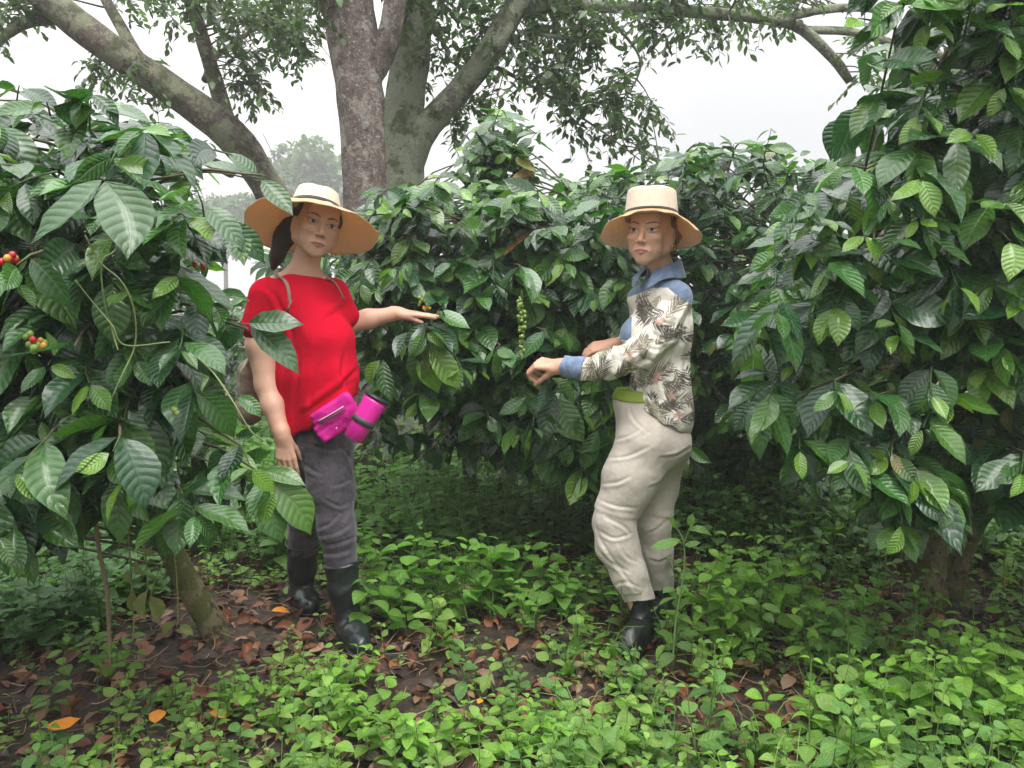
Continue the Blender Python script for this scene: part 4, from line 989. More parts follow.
    # zip-off seam: a shallow step round the knee
    f.limb(P(594, 509, Y1 - .08), P(640, 517, Y1 - .11), .004, .004, k=.004)
    d1 = folds(22, .0032, 15, 17, 7)
    zk0, zk1 = P(594, 509, Y1 - .05), P(640, 518, Y1 - .05)
    def dsp(x, y, z): return -.006 / (1 + np.exp(-np.clip((z - (zk0[2] + (x - zk0[0]) * (zk1[2] - zk0[2]) / (zk1[0] - zk0[0]))) / .002, -30, 30))) + .003 + d1(x, y, z) * (1 + 1.3 * np.clip((.75 - z) / .3, 0, 1)) + .0012 * np.abs(np.sin((z + x * .9) * 42)) * np.clip(1 - np.abs(z - .42) / .2, 0, 1)
    V, F = f.mesh(.0042, disp=dsp, relax=2)
    V = crease(V, F, [[(630, 405), (633, 418), (648, 432)], [(606, 517), (628, 530), (637, 549)], [(594, 522), (604, 546), (624, 574), (638, 594)], [(598, 530), (614, 538), (633, 533)], [(640, 545), (646, 565), (652, 584)], [(613, 440), (628, 436), (642, 428)], [(608, 458), (628, 456), (650, 446)], [(602, 484), (618, 482), (630, 476)], [(596, 548), (610, 562), (630, 572)], [(612, 586), (626, 582), (640, 588)], [(600, 500), (616, 506), (636, 508)], [(668, 520), (656, 530), (646, 534)], [(672, 556), (660, 562), (650, 560)], [(672, 470), (662, 482), (650, 488)], [(690, 448), (676, 456), (660, 458)], [(618, 542), (626, 556), (636, 562)]], 1.5, .0042); qx, qy = proj(V); lim = np.where(V[:, 1] > Y1 + .03, 592 + (qx - 650) * -.10, 603 - (qx - 625) * .12); k = ~(qy > lim)[F].any(1); F2 = F[k]; used = np.unique(F2); mp = -np.ones(len(V), int); mp[used] = np.arange(len(used)); V, F = V[used], mp[F2]
    tr = mesh_obj('trousers', V, F, beige, B)
    # belt
    f = Field(); f.limb(P(636, 402, Y1 + .05), P(652, 402, Y1 + .08), .092, .104, k=.04)
    f.ell(P(650, 425, Y1 + .07), [.129, .149, .104], k=.05)
    f.plane(P(640, 392.5, Y1 - .06), [.05, 0, 1], k=.002); f.plane(P(640, 404, Y1 - .06), [-.05, 0, -1], k=.002)
    V, F = f.mesh(.0045, relax=1); blt = mesh_obj('belt', V, F, plain_mat('lime webbing', (.22, .31, .03), .6), B)
    rub2 = plain_mat('black wet rubber', (.012, .013, .015), .28, nscale=30, bd=.003, var=.4)
    boot(B, [P(641, 592, Y1 - .072), P(642, 612, Y1 - .08), P(641, 628, Y1 - .085)], [.050, .046, .043], G(625, 657), G(645, 637), rub2, .05, toe_w=.038, rim=False)
    boot(B, [P(661, 580, Y1 + .15), P(661, 598, Y1 + .155), P(661, 610, Y1 + .16)], [.048, .044, .043], G(648, 630), G(664, 612), rub2, .05, toe_w=.038, rim=False)
# ================================================================ coffee bushes, trees, ground cover
M_COFFEE = leaf_mat('glossy coffee leaf', 9, .27, .0020, .26)
M_COFFEE_FAR = leaf_mat('distant coffee leaf', 8, .36, .002, .22)
M_WEED = leaf_mat('soft weed leaf', 6, .52, .0012, .34, spots=False)
M_TREE_LEAF = leaf_mat('shade tree leaf', 7, .42, .0006, .30, spots=False)
M_TWIG = tint_mat('twig bark', .8, 70, .002)
M_TRUNK = bark_mat('mossy coffee bark', (.115, .085, .055), (.045, .033, .022), (.20, .20, .13), .35, (.075, .09, .025), .6, 2.2)
def leaf_col(n, age, rg, dark=1.):
    """age 0 young .. 1 old"""
    young = np.array([.15, .29, .04]); mid = np.array([.046, .135, .022]); old = np.array([.018, .066, .024])
    a = np.clip(np.asarray(age) + rg.normal(-.06, .24, n), 0, 1)[:, None]
    c = np.where(a < .5, young + (mid - young) * a * 2, mid + (old - mid) * (a - .5) * 2)
    c = c * np.exp(rg.normal(0, .16, (n, 1))) * dark
    br = rg.random(n); c[br < .004] = np.array([.20, .10, .03]); c[(br > .012) & (br < .022)] = np.array([.19, .19, .05])
    return c
def shoot(LV, TW, p, d, rg, pairs=4, L0=.15, step=.045, droop=.5, young=.5, twig=(.06, .10, .03), vis=None):
    """a shoot end with opposite leaf pairs"""
    d = unit(d); side = unit(np.cross(d, UP) + rg.normal(0, .15, 3)); pts = [np.array(p, float)]
    cur = np.array(p, float)
    for k in range(pairs):
        f = k / max(1, pairs - 1)
        sz = L0 * (np.interp(f, [0, .45, .8, 1], [.92, 1.0, .82, .52]) if pairs > 1 else 1) * rg.uniform(.82, 1.15)
        age = np.interp(f, [0, .6, 1], [.95, .75, .75 - .65 * young])
        for m in (-1, 1):
            if rg.random() < .06: continue
            ld = unit(side * m * rg.uniform(.45, .85) + d * rg.uniform(.35, .75) - UP * (droop * rg.uniform(.1, 1.7)) + rg.normal(0, .20, 3))
            nn = UP + d * .25 + rg.normal(0, .40, 3) + side * m * .2 + np.array([0, -.35, 0])
            s_ = sz * rg.uniform(.9, 1.1)
            LV.add(cur + ld * .008, ld, nn, s_, leaf_col(1, [age], rg)[0])
        if k < pairs - 1:
            d = unit(d - UP * .10 + rg.normal(0, .06, 3)); cur = cur + d * step * rg.uniform(.8, 1.2); pts.append(cur.copy())
    if len(pts) < 2: pts.append(pts[0] + d * .01)
    TW.add(np.array(pts), np.linspace(.0028, .0014, len(pts)), 4, twig)
def cherries(parent, spots, rg, name='berry_cluster'):
    """clusters of coffee cherries"""
    out_ = []
    m = tint_mat('coffee cherry', .3, 20, .0002, .1, .5)
    an = np.linspace(0, np.pi, 7); bn = np.linspace(0, 2 * np.pi, 9)[:-1]
    sph = np.array([[math.sin(a) * math.cos(b), math.sin(a) * math.sin(b), math.cos(a)] for a in an for b in bn])
    fa = []
    for i in range(6):
        for j in range(8): fa.append([i * 8 + j, i * 8 + (j + 1) % 8, (i + 1) * 8 + (j + 1) % 8, (i + 1) * 8 + j])
    fa = np.array(fa)[:, ::-1]
    for (c0, c1, n, red, rr) in spots:
        V = []; F = []; C = []
        for k in range(n):
            t = rg.random(); c = c0 + (c1 - c0) * t + unit(rg.normal(size=3)) * rr * rg.uniform(.6, 1)
            r = rg.uniform(.0058, .0080); F.append(fa + len(V) * len(sph)); V.append(sph * [r, r, r * 1.12] + c)
            col = (.35, .012, .012) if rg.random() < red else ((.45, .22, .03) if rg.random() < red * .6 else np.array([.16, .24, .04]) * rg.uniform(.8, 1.4))
            C.append(np.tile(col, (len(sph), 1)))
        out_.append(mesh_obj(name, np.vstack(V), np.vstack(F), m, parent, col=np.vstack(C)))
    return out_
def mesh_into(stem, z):
    s = np.asarray(stem); o = np.argsort(s[:, 2]); return np.array([np.interp(z, s[o, 2], s[o, 0]), np.interp(z, s[o, 2], s[o, 1]), z])
def coffee_bush(label, stems, polys, n, Lr, seed, pairs=(3, 5), avoid=None, hero=(), spread=None, group='coffee bushes of the plantation', hi=True, young=.5, mat=None, toward=.45, droop=.6, trunk_mat=None, fruits=(), filt=None, leaves_px=(), sprigs=(), name='coffee_bush', bnoise=1.0):
    """stems: lists of (x,y,z,r). polys: (outline as seen, near distance, far distance, share)"""
    rg = np.random.default_rng(seed); root = empty(name, tuple(stems[0][0][:3]), label, 'coffee bush', group)
    LV = Leaves(); TW = Tubes(); BR = Tubes(); TR = Tubes()
    sm = [smooth_path(s, 26) for s in stems]
    for i, s in enumerate(sm): TR.add(s[:, :3], s[:, 3], 14, rough=.13, seed=seed + i)
    tr = TR.build('trunk', trunk_mat or M_TRUNK, root)
    tops = [s[-1, 2] for s in sm]
    tot = sum(p[3] for p in polys)
    for poly, Yn, Yf, share in polys:
        xs = [q[0] for q in poly]; ys = [q[1] for q in poly]; cnt = 0; want_n = int(n * share / tot)
        guard = 0
        while cnt < want_n and guard < want_n * 40:
            guard += 1
            px, py = rg.uniform(min(xs), max(xs)), rg.uniform(min(ys), max(ys))
            if not in_poly(px, py, poly)[0]: continue
            Y = Yn + (Yf - Yn) * rg.random() ** 1.35
            p = P(px, py, Y)
            if p[2] < .12: continue
            s = sm[rg.integers(len(sm))]
            zt = np.clip(p[2] - rg.uniform(-.05, .35), s[0, 2] + .25, s[-1, 2]); a = mesh_into(s[:, :3], zt)
            out = p - a; out[2] = 0; dist = np.linalg.norm(out)
            d = unit(unit(out) * 1.0 + np.array([0, -1, 0]) * toward + rg.normal(0, .30, 3) * bnoise - UP * droop * rg.uniform(-.1, 1.0))
            if p[2] > s[-1, 2] - .12: d = unit(d + UP * .7)
            k = int(rg.integers(pairs[0], pairs[1] + 1)); L0 = rg.uniform(*Lr)
            start = p - d * .045 * k * .6
            shoot(LV, TW, start, d, rg, k, L0, droop=droop, young=young * rg.random() * 2)
            if rg.random() < .55:
                mid = a + (start - a) * .5 + UP * .05 * dist + rg.normal(0, .03, 3)
                BR.add(smooth_path([a, mid, start], 8), np.linspace(.006, .003, 8), 5, (.10, .085, .05))
            cnt += 1
    for (px, py, Y, d, k, L0, yg) in hero:
        p = P(px, py, Y); s = sm[0]; a = mesh_into(s[:, :3], np.clip(p[2] - .1, s[0, 2] + .2, s[-1, 2]))
        shoot(LV, TW, p, np.array(d, float), rg, k, L0, droop=.55, young=yg)
        BR.add(smooth_path([a, a * .45 + p * .55 + UP * .08, p], 12), np.linspace(.007, .003, 12), 5, (.10, .085, .05))
    if filt is not None: LV.keep(filt)
    for (x0, y0, x1, y1, Y, age) in leaves_px:
        a = P(x0, y0, Y); b_ = P(x1, y1, Y - .03); LV.add(a, b_ - a, UP * .8 + np.array([rg.normal(0, .3), -.7, 0]), np.linalg.norm(b_ - a) * 1.06, leaf_col(1, [age], rg)[0])
    for pts in sprigs: BR.add(smooth_path([P(*q) for q in pts], 14), np.linspace(.004, .0018, 14), 6, (.085, .09, .04))
    LV.build('foliage', mat or M_COFFEE, root, stems=(TW, BR), kind='coffee', hi=hi, rg=rg)
    if fruits: cherries(root, fruits, rg)
    return root
def st(*pts): return [tuple(list(P(x, y, Y)) + [r]) for (x, y, Y, r) in pts]

WOMAN_L = [(236, 300), (255, 262), (250, 205), (300, 183), (345, 190), (380, 232), (355, 280), (440, 300), (440, 330), (362, 335), (392, 400), (362, 450), (372, 660), (280, 620), (296, 480), (270, 478), (248, 400)]
if want('bushes'):
    # -- the near bush on the left
    def fL(mid, tip):
        k = np.ones(len(mid), bool)
        for q in (mid, tip):
            x, y = proj(q); k &= ~(in_poly(x, y, WOMAN_L) & (q[:, 1] < 3.1))
            k &= ~((x > 236) & (y < 192) & (q[:, 1] < 3)); k &= ~((x > np.interp(y, [80, 200, 330, 340, 420, 560], [205, 262, 246, 238, 262, 300])) & (q[:, 1] < 3))
            k &= ~((y > 575 + 0 * x) & (x > 60)); k &= y > np.interp(x, [-200, 0, 60, 130, 200, 260], [40, 70, 78, 92, 140, 165])
            k &= ~((x > 195) & (x < 262) & (y > 203) & (y < 222)) & ~((x > 215) & (x < 240) & (y > 262) & (y < 300))
        return k
    leftpoly = [(-260, 60), (-40, 80), (70, 95), (150, 105), (190, 150), (215, 185), (205, 240), (195, 300), (205, 350), (215, 400), (235, 450), (240, 500), (180, 520), (120, 500), (60, 530), (0, 520), (-260, 560)]
    M_MOSSY = bark_mat('moss covered bark', (.12, .09, .055), (.05, .035, .025), (.32, .28, .16), .60, (.17, .18, .05), .60, 2.5)
    coffee_bush('large dark coffee bush filling the left edge, one red cherry cluster among its leaves',
        [st((222, 648, 2.82, .050), (205, 612, 2.84, .046), (175, 560, 2.80, .040), (152, 500, 2.72, .034), (120, 400, 2.6, .026), (95, 250, 2.5, .016), (90, 130, 2.5, .008)),
         st((216, 640, 2.86, .03), (160, 540, 2.9, .03), (60, 420, 2.6, .022), (-20, 250, 2.4, .012))],
        [(leftpoly, 1.75, 2.9, 1.0)], 430, (.125, .172), 11, avoid=None, filt=fL, toward=.5, young=.35, droop=.62, trunk_mat=M_MOSSY,
        hero=[(105, 178, 1.62, (.05, -.5, -.35), 1, .165, .55), (30, 255, 1.6, (-.1, -.6, -.4), 2, .155, .4), (225, 228, 1.85, (.6, -.4, -.25), 1, .17, .3), (222, 222, 1.9, (.7, -.4, -.2), 2, .15, .2),
              (235, 320, 1.95, (.9, -.2, .0), 1, .17, .1), (246, 328, 1.95, (.6, -.2, -.5), 1, .15, .2), (215, 150, 2.0, (.8, -.2, -.1), 2, .15, .5), (262, 175, 2.0, (.5, -.3, -.3), 1, .12, .5),
              (120, 435, 1.65, (.05, -.6, -.3), 2, .165, .7), (45, 440, 1.65, (-.2, -.6, -.3), 3, .165, .5), (190, 380, 1.8, (.3, -.5, -.2), 3, .14, .8), (270, 478, 2.0, (.4, -.4, -.5), 2, .175, .5), (240, 445, 1.95, (.4, -.5, -.2), 3, .15, .6), (75, 345, 1.65, (.3, -.6, -.1), 1, .12, .9), (10, 165, 1.7, (-.3, -.5, 0), 2, .15, .9),
              (190, 290, 1.9, (.5, -.4, -.2), 3, .15, .3), (160, 200, 1.9, (.3, -.5, -.1), 3, .16, .3)],
        leaves_px=[(248, 323, 296, 310, 2.3, .9), (250, 325, 299, 367, 2.3, .9), (246, 325, 214, 350, 2.25, .8), (226, 222, 243, 264, 2.2, .6), (230, 222, 264, 256, 2.2, .7), (222, 224, 200, 262, 2.2, .8), (262, 180, 292, 212, 2.2, .5), (258, 178, 232, 148, 2.2, .9), (250, 176, 200, 158, 2.2, .95),
              (270, 482, 311, 532, 2.3, .35), (268, 484, 284, 540, 2.3, .45), (262, 470, 303, 480, 2.32, .9), (228, 446, 258, 470, 2.2, .3), (226, 446, 212, 476, 2.2, .8), (240, 462, 270, 452, 2.25, .8), (246, 476, 232, 505, 2.25, .85), (256, 480, 246, 515, 2.25, .7), (236, 436, 262, 428, 2.2, .8), (205, 470, 190, 505, 2.0, .6), (210, 300, 245, 296, 2.2, .9), (212, 302, 228, 330, 2.2, .8), (236, 395, 214, 410, 2.2, .5), (238, 396, 262, 410, 2.2, .7)],
        sprigs=[((120, 215, 2.1), (180, 205, 2.15), (230, 222, 2.2)), ((130, 330, 2.0), (190, 318, 2.2), (250, 325, 2.3)), ((120, 440, 2.0), (190, 455, 2.15), (270, 484, 2.3)), ((150, 180, 2.1), (210, 172, 2.15), (264, 182, 2.2)), ((150, 400, 2.1), (195, 385, 2.2), (240, 396, 2.2)), ((130, 290, 2.1), (170, 290, 2.1), (214, 302, 2.2))],
        fruits=[(P(5, 256, 1.62), P(12, 262, 1.62), 9, .55, .016), (P(28, 336, 1.62), P(44, 350, 1.62), 16, .12, .018), (P(182, 400, 1.8), P(190, 408, 1.8), 9, 0, .016), (P(178, 412, 1.75), P(184, 418, 1.75), 7, .1, .014), (P(196, 262, 1.85), P(200, 268, 1.85), 4, .3, .01)])
    # -- the bush between the two women
    def fC(mid, tip):
        k = np.ones(len(mid), bool)
        for q in (mid, tip):
            x, y = proj(q)
            k &= y > np.interp(x, [330, 345, 380, 430, 450, 470, 520, 540, 560, 640, 700], [200, 178, 172, 158, 118, 98, 92, 120, 158, 165, 180]) - 4
            k &= ~((q[:, 1] < 3.14) & (in_poly(x, y, [(236, 160), (382, 160), (382, 300), (392, 300), (392, 660), (236, 660)]) | (x > 600) & (x < 705)))
            k &= ~((q[:, 1] < 3.3) & ((np.abs(x - 410) < 32) & (np.abs(y - 313) < 9) | (x > 522) & (np.abs(y - 366) < 14)))
        return k
    cpoly = [(350, 192), (385, 182), (440, 175), (520, 178), (600, 190), (640, 210), (665, 300), (668, 400), (655, 490), (600, 492), (555, 462), (520, 435), (470, 415), (440, 400), (400, 410), (368, 400), (350, 300)]
    cup = [(452, 170), (470, 120), (500, 108), (535, 118), (545, 150), (560, 180), (440, 185)]
    cback = [(280, 200), (345, 190), (500, 185), (620, 200), (660, 450), (560, 470), (460, 452), (370, 445), (330, 380), (290, 260)]
    coffee_bush('coffee bush laden with green cherries, standing between the two women',
        [st((470, 500, 4.7, .040), (468, 440, 4.65, .034), (466, 360, 4.5, .026), (478, 260, 4.3, .016), (485, 190, 4.2, .012), (495, 115, 4.2, .006)),
         st((432, 492, 4.8, .034), (428, 430, 4.7, .030), (418, 330, 4.5, .02), (400, 220, 4.4, .01)),
         st((500, 496, 4.7, .028), (520, 420, 4.5, .024), (555, 300, 4.2, .018), (580, 200, 4.1, .01))],
        [(cpoly, 3.18, 3.7, .60), (cback, 3.6, 4.6, .33), (cup, 3.9, 4.4, .05)], 640, (.13, .17), 12, filt=fC, toward=.7, young=.45, droop=.55,
        hero=[(415, 330, 3.1, (-.1, -.6, -.4), 3, .16, .7), (440, 305, 3.05, (.5, -.5, .0), 1, .15, .0), (424, 325, 3.02, (.1, -.6, -.4), 2, .16, .8), (455, 355, 3.1, (.2, -.6, -.3), 3, .16, .8), (520, 265, 3.15, (.0, -.6, -.35), 2, .17, .4), (545, 330, 3.1, (.1, -.6, -.4), 2, .17, .3), (575, 395, 3.15, (.1, -.6, -.5), 3, .16, .3), (610, 430, 3.2, (.2, -.6, -.6), 3, .16, .3), (600, 455, 3.15, (.0, -.6, -.6), 2, .16, .4),
              (500, 345, 3.1, (-.3, -.6, -.2), 2, .15, .3), (380, 350, 3.15, (-.1, -.6, -.3), 2, .14, .9), (535, 410, 3.1, (-.1, -.6, -.5), 3, .16, .2), (600, 380, 3.25, (.0, -.6, -.4), 3, .15, .3)],
        leaves_px=[(437, 312, 469, 326, 3.05, .95), (428, 324, 404, 352, 3.05, .85), (431, 323, 462, 347, 3.05, .9), (428, 341, 411, 384, 3.02, .3), (431, 342, 464, 386, 3.02, .35), (425, 345, 440, 392, 3.04, .45), (380, 360, 364, 384, 3.1, .2), (383, 360, 392, 400, 3.1, .7), (548, 378, 540, 410, 3.05, .7), (552, 378, 580, 398, 3.05, .6), (540, 345, 512, 362, 3.1, .7), (598, 430, 578, 470, 3.15, .5), (602, 432, 610, 486, 3.15, .6), (600, 428, 636, 452, 3.2, .4), (556, 395, 548, 440, 3.1, .6), (560, 396, 584, 440, 3.1, .7)],
        sprigs=[((470, 330, 3.6), (450, 300, 3.3), (430, 324, 3.05)), ((500, 280, 3.6), (535, 340, 3.3), (550, 380, 3.05)), ((540, 350, 3.7), (580, 400, 3.4), (602, 432, 3.15)), ((522, 290, 3.1), (523, 325, 3.06), (524, 362, 3.06))],
        fruits=[(P(521, 300, 3.06), P(523, 358, 3.06), 52, 0, .016), (P(418, 300, 3.12), P(428, 308, 3.12), 16, .05, .018), (P(470, 262, 3.3), P(480, 275, 3.3), 14, 0, .02), (P(585, 235, 3.5), P(592, 245, 3.5), 14, 0, .02)])
    # -- the bush behind the right-hand woman
    rback = [(545, 178), (600, 166), (640, 156), (700, 142), (760, 136), (830, 146), (850, 300), (840, 480), (760, 500), (700, 470), (650, 420), (600, 380)]
    def fB(mid, tip):
        x, y = proj(tip); return (y > np.interp(x, [540, 600, 650, 700, 760, 800, 860], [168, 158, 146, 134, 127, 128, 138])) & (mid[:, 1] > 3.35)
    coffee_bush('coffee bush rising behind the woman in the leaf print blouse',
        [st((735, 515, 4.5, .04), (730, 420, 4.5, .03), (725, 300, 4.5, .02), (728, 170, 4.5, .008)), st((768, 520, 4.4, .03), (785, 400, 4.5, .024), (790, 240, 4.5, .01)), st((690, 510, 4.7, .03), (680, 400, 4.6, .024), (665, 220, 4.6, .01))],
        [(rback, 3.7, 5.2, 1.)], 600, (.12, .155), 13, filt=fB, toward=.7, young=.4, droop=.5)
    # -- the near bush on the right
    rpoly = [(742, 300), (772, 232), (828, 178), (850, 120), (880, 50), (905, 5), (880, -60), (1200, -120), (1320, 200), (1250, 520), (1060, 530), (985, 500), (925, 510), (890, 545), (865, 500), (800, 465), (780, 430), (760, 380)]
    def fR(mid, tip):
        k = np.ones(len(mid), bool)
        for q in (mid, tip):
            x, y = proj(q); k &= x > np.interp(y, [-50, 0, 60, 100, 150, 205, 215, 300, 420, 480, 520, 590], [850, 828, 850, 855, 825, 775, 750, 712, 728, 755, 850, 880])
            k &= y < np.interp(x, [700, 760, 860, 900, 960, 1024, 1200], [470, 500, 560, 590, 560, 545, 560])
        return k
    coffee_bush('large glossy coffee bush filling the right edge, its mossy trunk split at the base',
        [st((928, 602, 3.2, .075), (930, 560, 3.2, .060), (938, 500, 3.15, .048), (950, 380, 3.1, .036), (965, 200, 3.0, .02), (985, -20, 2.9, .010)),
         st((950, 596, 3.25, .05), (962, 560, 3.25, .04), (990, 480, 3.2, .035), (1060, 300, 3.0, .02), (1120, 60, 2.9, .01)),
         st((925, 580, 3.22, .03), (900, 470, 3.2, .026), (860, 350, 3.1, .018), (850, 240, 3.0, .01))],
        [(rpoly, 2.05, 3.5, 1.)], 690, (.122, .172), 14, filt=fR, toward=.55, young=.85, droop=.68, trunk_mat=M_MOSSY,
        hero=[(885, 60, 2.1, (-.5, -.5, -.2), 3, .18, .6), (870, 20, 2.2, (-.8, -.3, .1), 2, .16, .4), (850, 255, 2.1, (-.7, -.4, -.2), 3, .17, .3), (830, 190, 2.4, (-.8, -.3, 0), 3, .15, .1), (765, 340, 2.6, (-.8, -.3, -.2), 3, .17, .8), (760, 400, 2.5, (-.7, -.3, -.3), 3, .16, .7),
              (820, 300, 2.3, (-.5, -.5, -.2), 3, .17, .5), (835, 380, 2.1, (-.2, -.6, -.3), 2, .17, .7), (920, 170, 2.05, (-.2, -.6, -.3), 2, .17, .7), (1000, 230, 2.05, (.1, -.6, -.4), 2, .18, .7), (870, 470, 2.1, (-.1, -.6, -.5), 2, .17, .7), (940, 480, 2.1, (.1, -.6, -.5), 2, .17, .8), (820, 430, 2.3, (-.5, -.5, -.4), 2, .16, .6), (885, 540, 2.4, (-.1, -.5, -.7), 3, .14, .7), (700, 420, 2.9, (-.3, -.3, -.2), 0, .1, .2), (940, 270, 2.05, (0, -.6, -.3), 2, .18, .8), (1000, 310, 2.05, (.0, -.6, -.3), 3, .17, .8), (960, 50, 2.1, (.0, -.6, -.3), 3, .18, .5)][:14],
        fruits=[(P(884, 92, 2.5), P(890, 100, 2.5), 8, 0, .014)])
    # -- bushes of the rows behind
    rows = [(60, 7.2, 1.9, 31, 'coffee bush half hidden behind the left edge bush'), (228, 8.6, 1.35, 32, 'low coffee bush seen between the left bush and the backpack'),
            (345, 7.0, 1.7, 33, 'coffee bush in the back row behind the woman in red'), (560, 7.4, 1.75, 34, 'back row coffee bush in the gap below the two outstretched arms'),
            (700, 6.8, 2.2, 35, 'back row coffee bush behind the beige trousers'), (880, 7.0, 2.3, 36, 'back row coffee bush behind the split mossy trunk'), (1040, 7.4, 2.3, 37, 'back row coffee bush at the far right edge')]
    for (px, Y, hgt, sd, lab) in rows:
        x = P(px, 300, Y)[0]; rg = np.random.default_rng(sd)
        pb = [proj(np.array([x + dx, Y - .3, z])) for dx, z in ((-.95, .55), (-1.0, hgt * .6), (-.5, hgt), (.5, hgt * .98), (1.0, hgt * .6), (.95, .5), (.3, .35), (-.3, .35))]
        stm = [[(x, Y, 0, .04), (x + .03, Y, hgt * .5, .028), (x - .02, Y, hgt, .008)], [(x + .15, Y + .05, 0, .03), (x + .3, Y, hgt * .6, .02), (x + .4, Y, hgt * .9, .008)]]
        coffee_bush(lab, stm, [(pb, Y - .9, Y + .7, 1.)], 230, (.12, .15), sd, hi=False, mat=M_COFFEE_FAR, toward=.6, young=.4, droop=.5, pairs=(3, 4), group='back row coffee bushes')

# ---------------------------------------------------------------- shade trees
def shade_tree(label, base, limbs, sprays, mat, seed, leafL=.075, cat='tree', name='shade_tree', group=None, tint=(.035, .06, .028), seg=30):
    rg = np.random.default_rng(seed); root = empty(name, tuple(base), label, cat, group)
    T = Tubes(); paths = []
    for i, l in enumerate(limbs):
        pth = smooth_path(l, seg); T.add(pth[:, :3], pth[:, 3], 22, rough=.075, seed=seed + i); paths.append(pth)
        # burls
    T.build('trunk', mat, root)
    allp = np.vstack([p[:, :3] for p in paths]); TW = Tubes(); LV = Leaves()
    for (poly, Yn, Yf, n) in sprays:
        xs = [q[0] for q in poly]; ys = [q[1] for q in poly]; c = 0
        while c < n:
            px, py = rg.uniform(min(xs), max(xs)), rg.uniform(min(ys), max(ys))
            if not in_poly(px, py, poly)[0]: continue
            c += 1; tipc = P(px, py, rg.uniform(Yn, Yf))
            d2 = ((allp - tipc) ** 2).sum(1) + 3 * np.clip(tipc[2] + .1 - allp[:, 2], 0, 9); a = allp[np.argsort(d2)[rg.integers(0, 6)]]
            ln = np.linalg.norm(tipc - a); mid = (a + tipc) / 2 + UP * .12 * ln + rg.normal(0, .05, 3) * ln
            bp_ = smooth_path([a, mid, tipc], 14); TW.add(bp_, np.linspace(min(.016, .004 + .006 * ln), .0022, 14), 5, (.10, .09, .07))
            # side twigs with alternate leaves
            d0 = unit(tipc - mid)
            for s_ in range(rg.integers(4, 8)):
                t = rg.uniform(.45, 1); q = bp_[int(t * 13)]; dd = unit(d0 * .5 + rg.normal(0, .75, 3) - UP * .15); tl = rg.uniform(.14, .34); nl = int(tl / .030)
                pts = [q]
                for k in range(nl):
                    dd = unit(dd - UP * .04 + rg.normal(0, .06, 3)); pts.append(pts[-1] + dd * tl / nl)
                    sd = unit(np.cross(dd, UP) + rg.normal(0, .3, 3)) * (1 if k % 2 else -1)
                    ld = unit(sd * .8 + dd * .55 - UP * .15 + rg.normal(0, .25, 3))
                    LV.add(pts[-1], ld, UP + rg.normal(0, .35, 3), leafL * rg.uniform(.65, 1.2), 1.7 * np.array(tint) * np.exp(rg.normal(0, .25)) * (1 if rg.random() > .08 else 2.))
                TW.add(np.array(pts), np.linspace(.0028, .001, len(pts)), 4, (.09, .09, .06))
    LV.build('foliage', M_TREE_LEAF, root, stems=(TW,), kind='coffee', hi=False, rg=rg, wavy=.4, droop=.3)
    return root
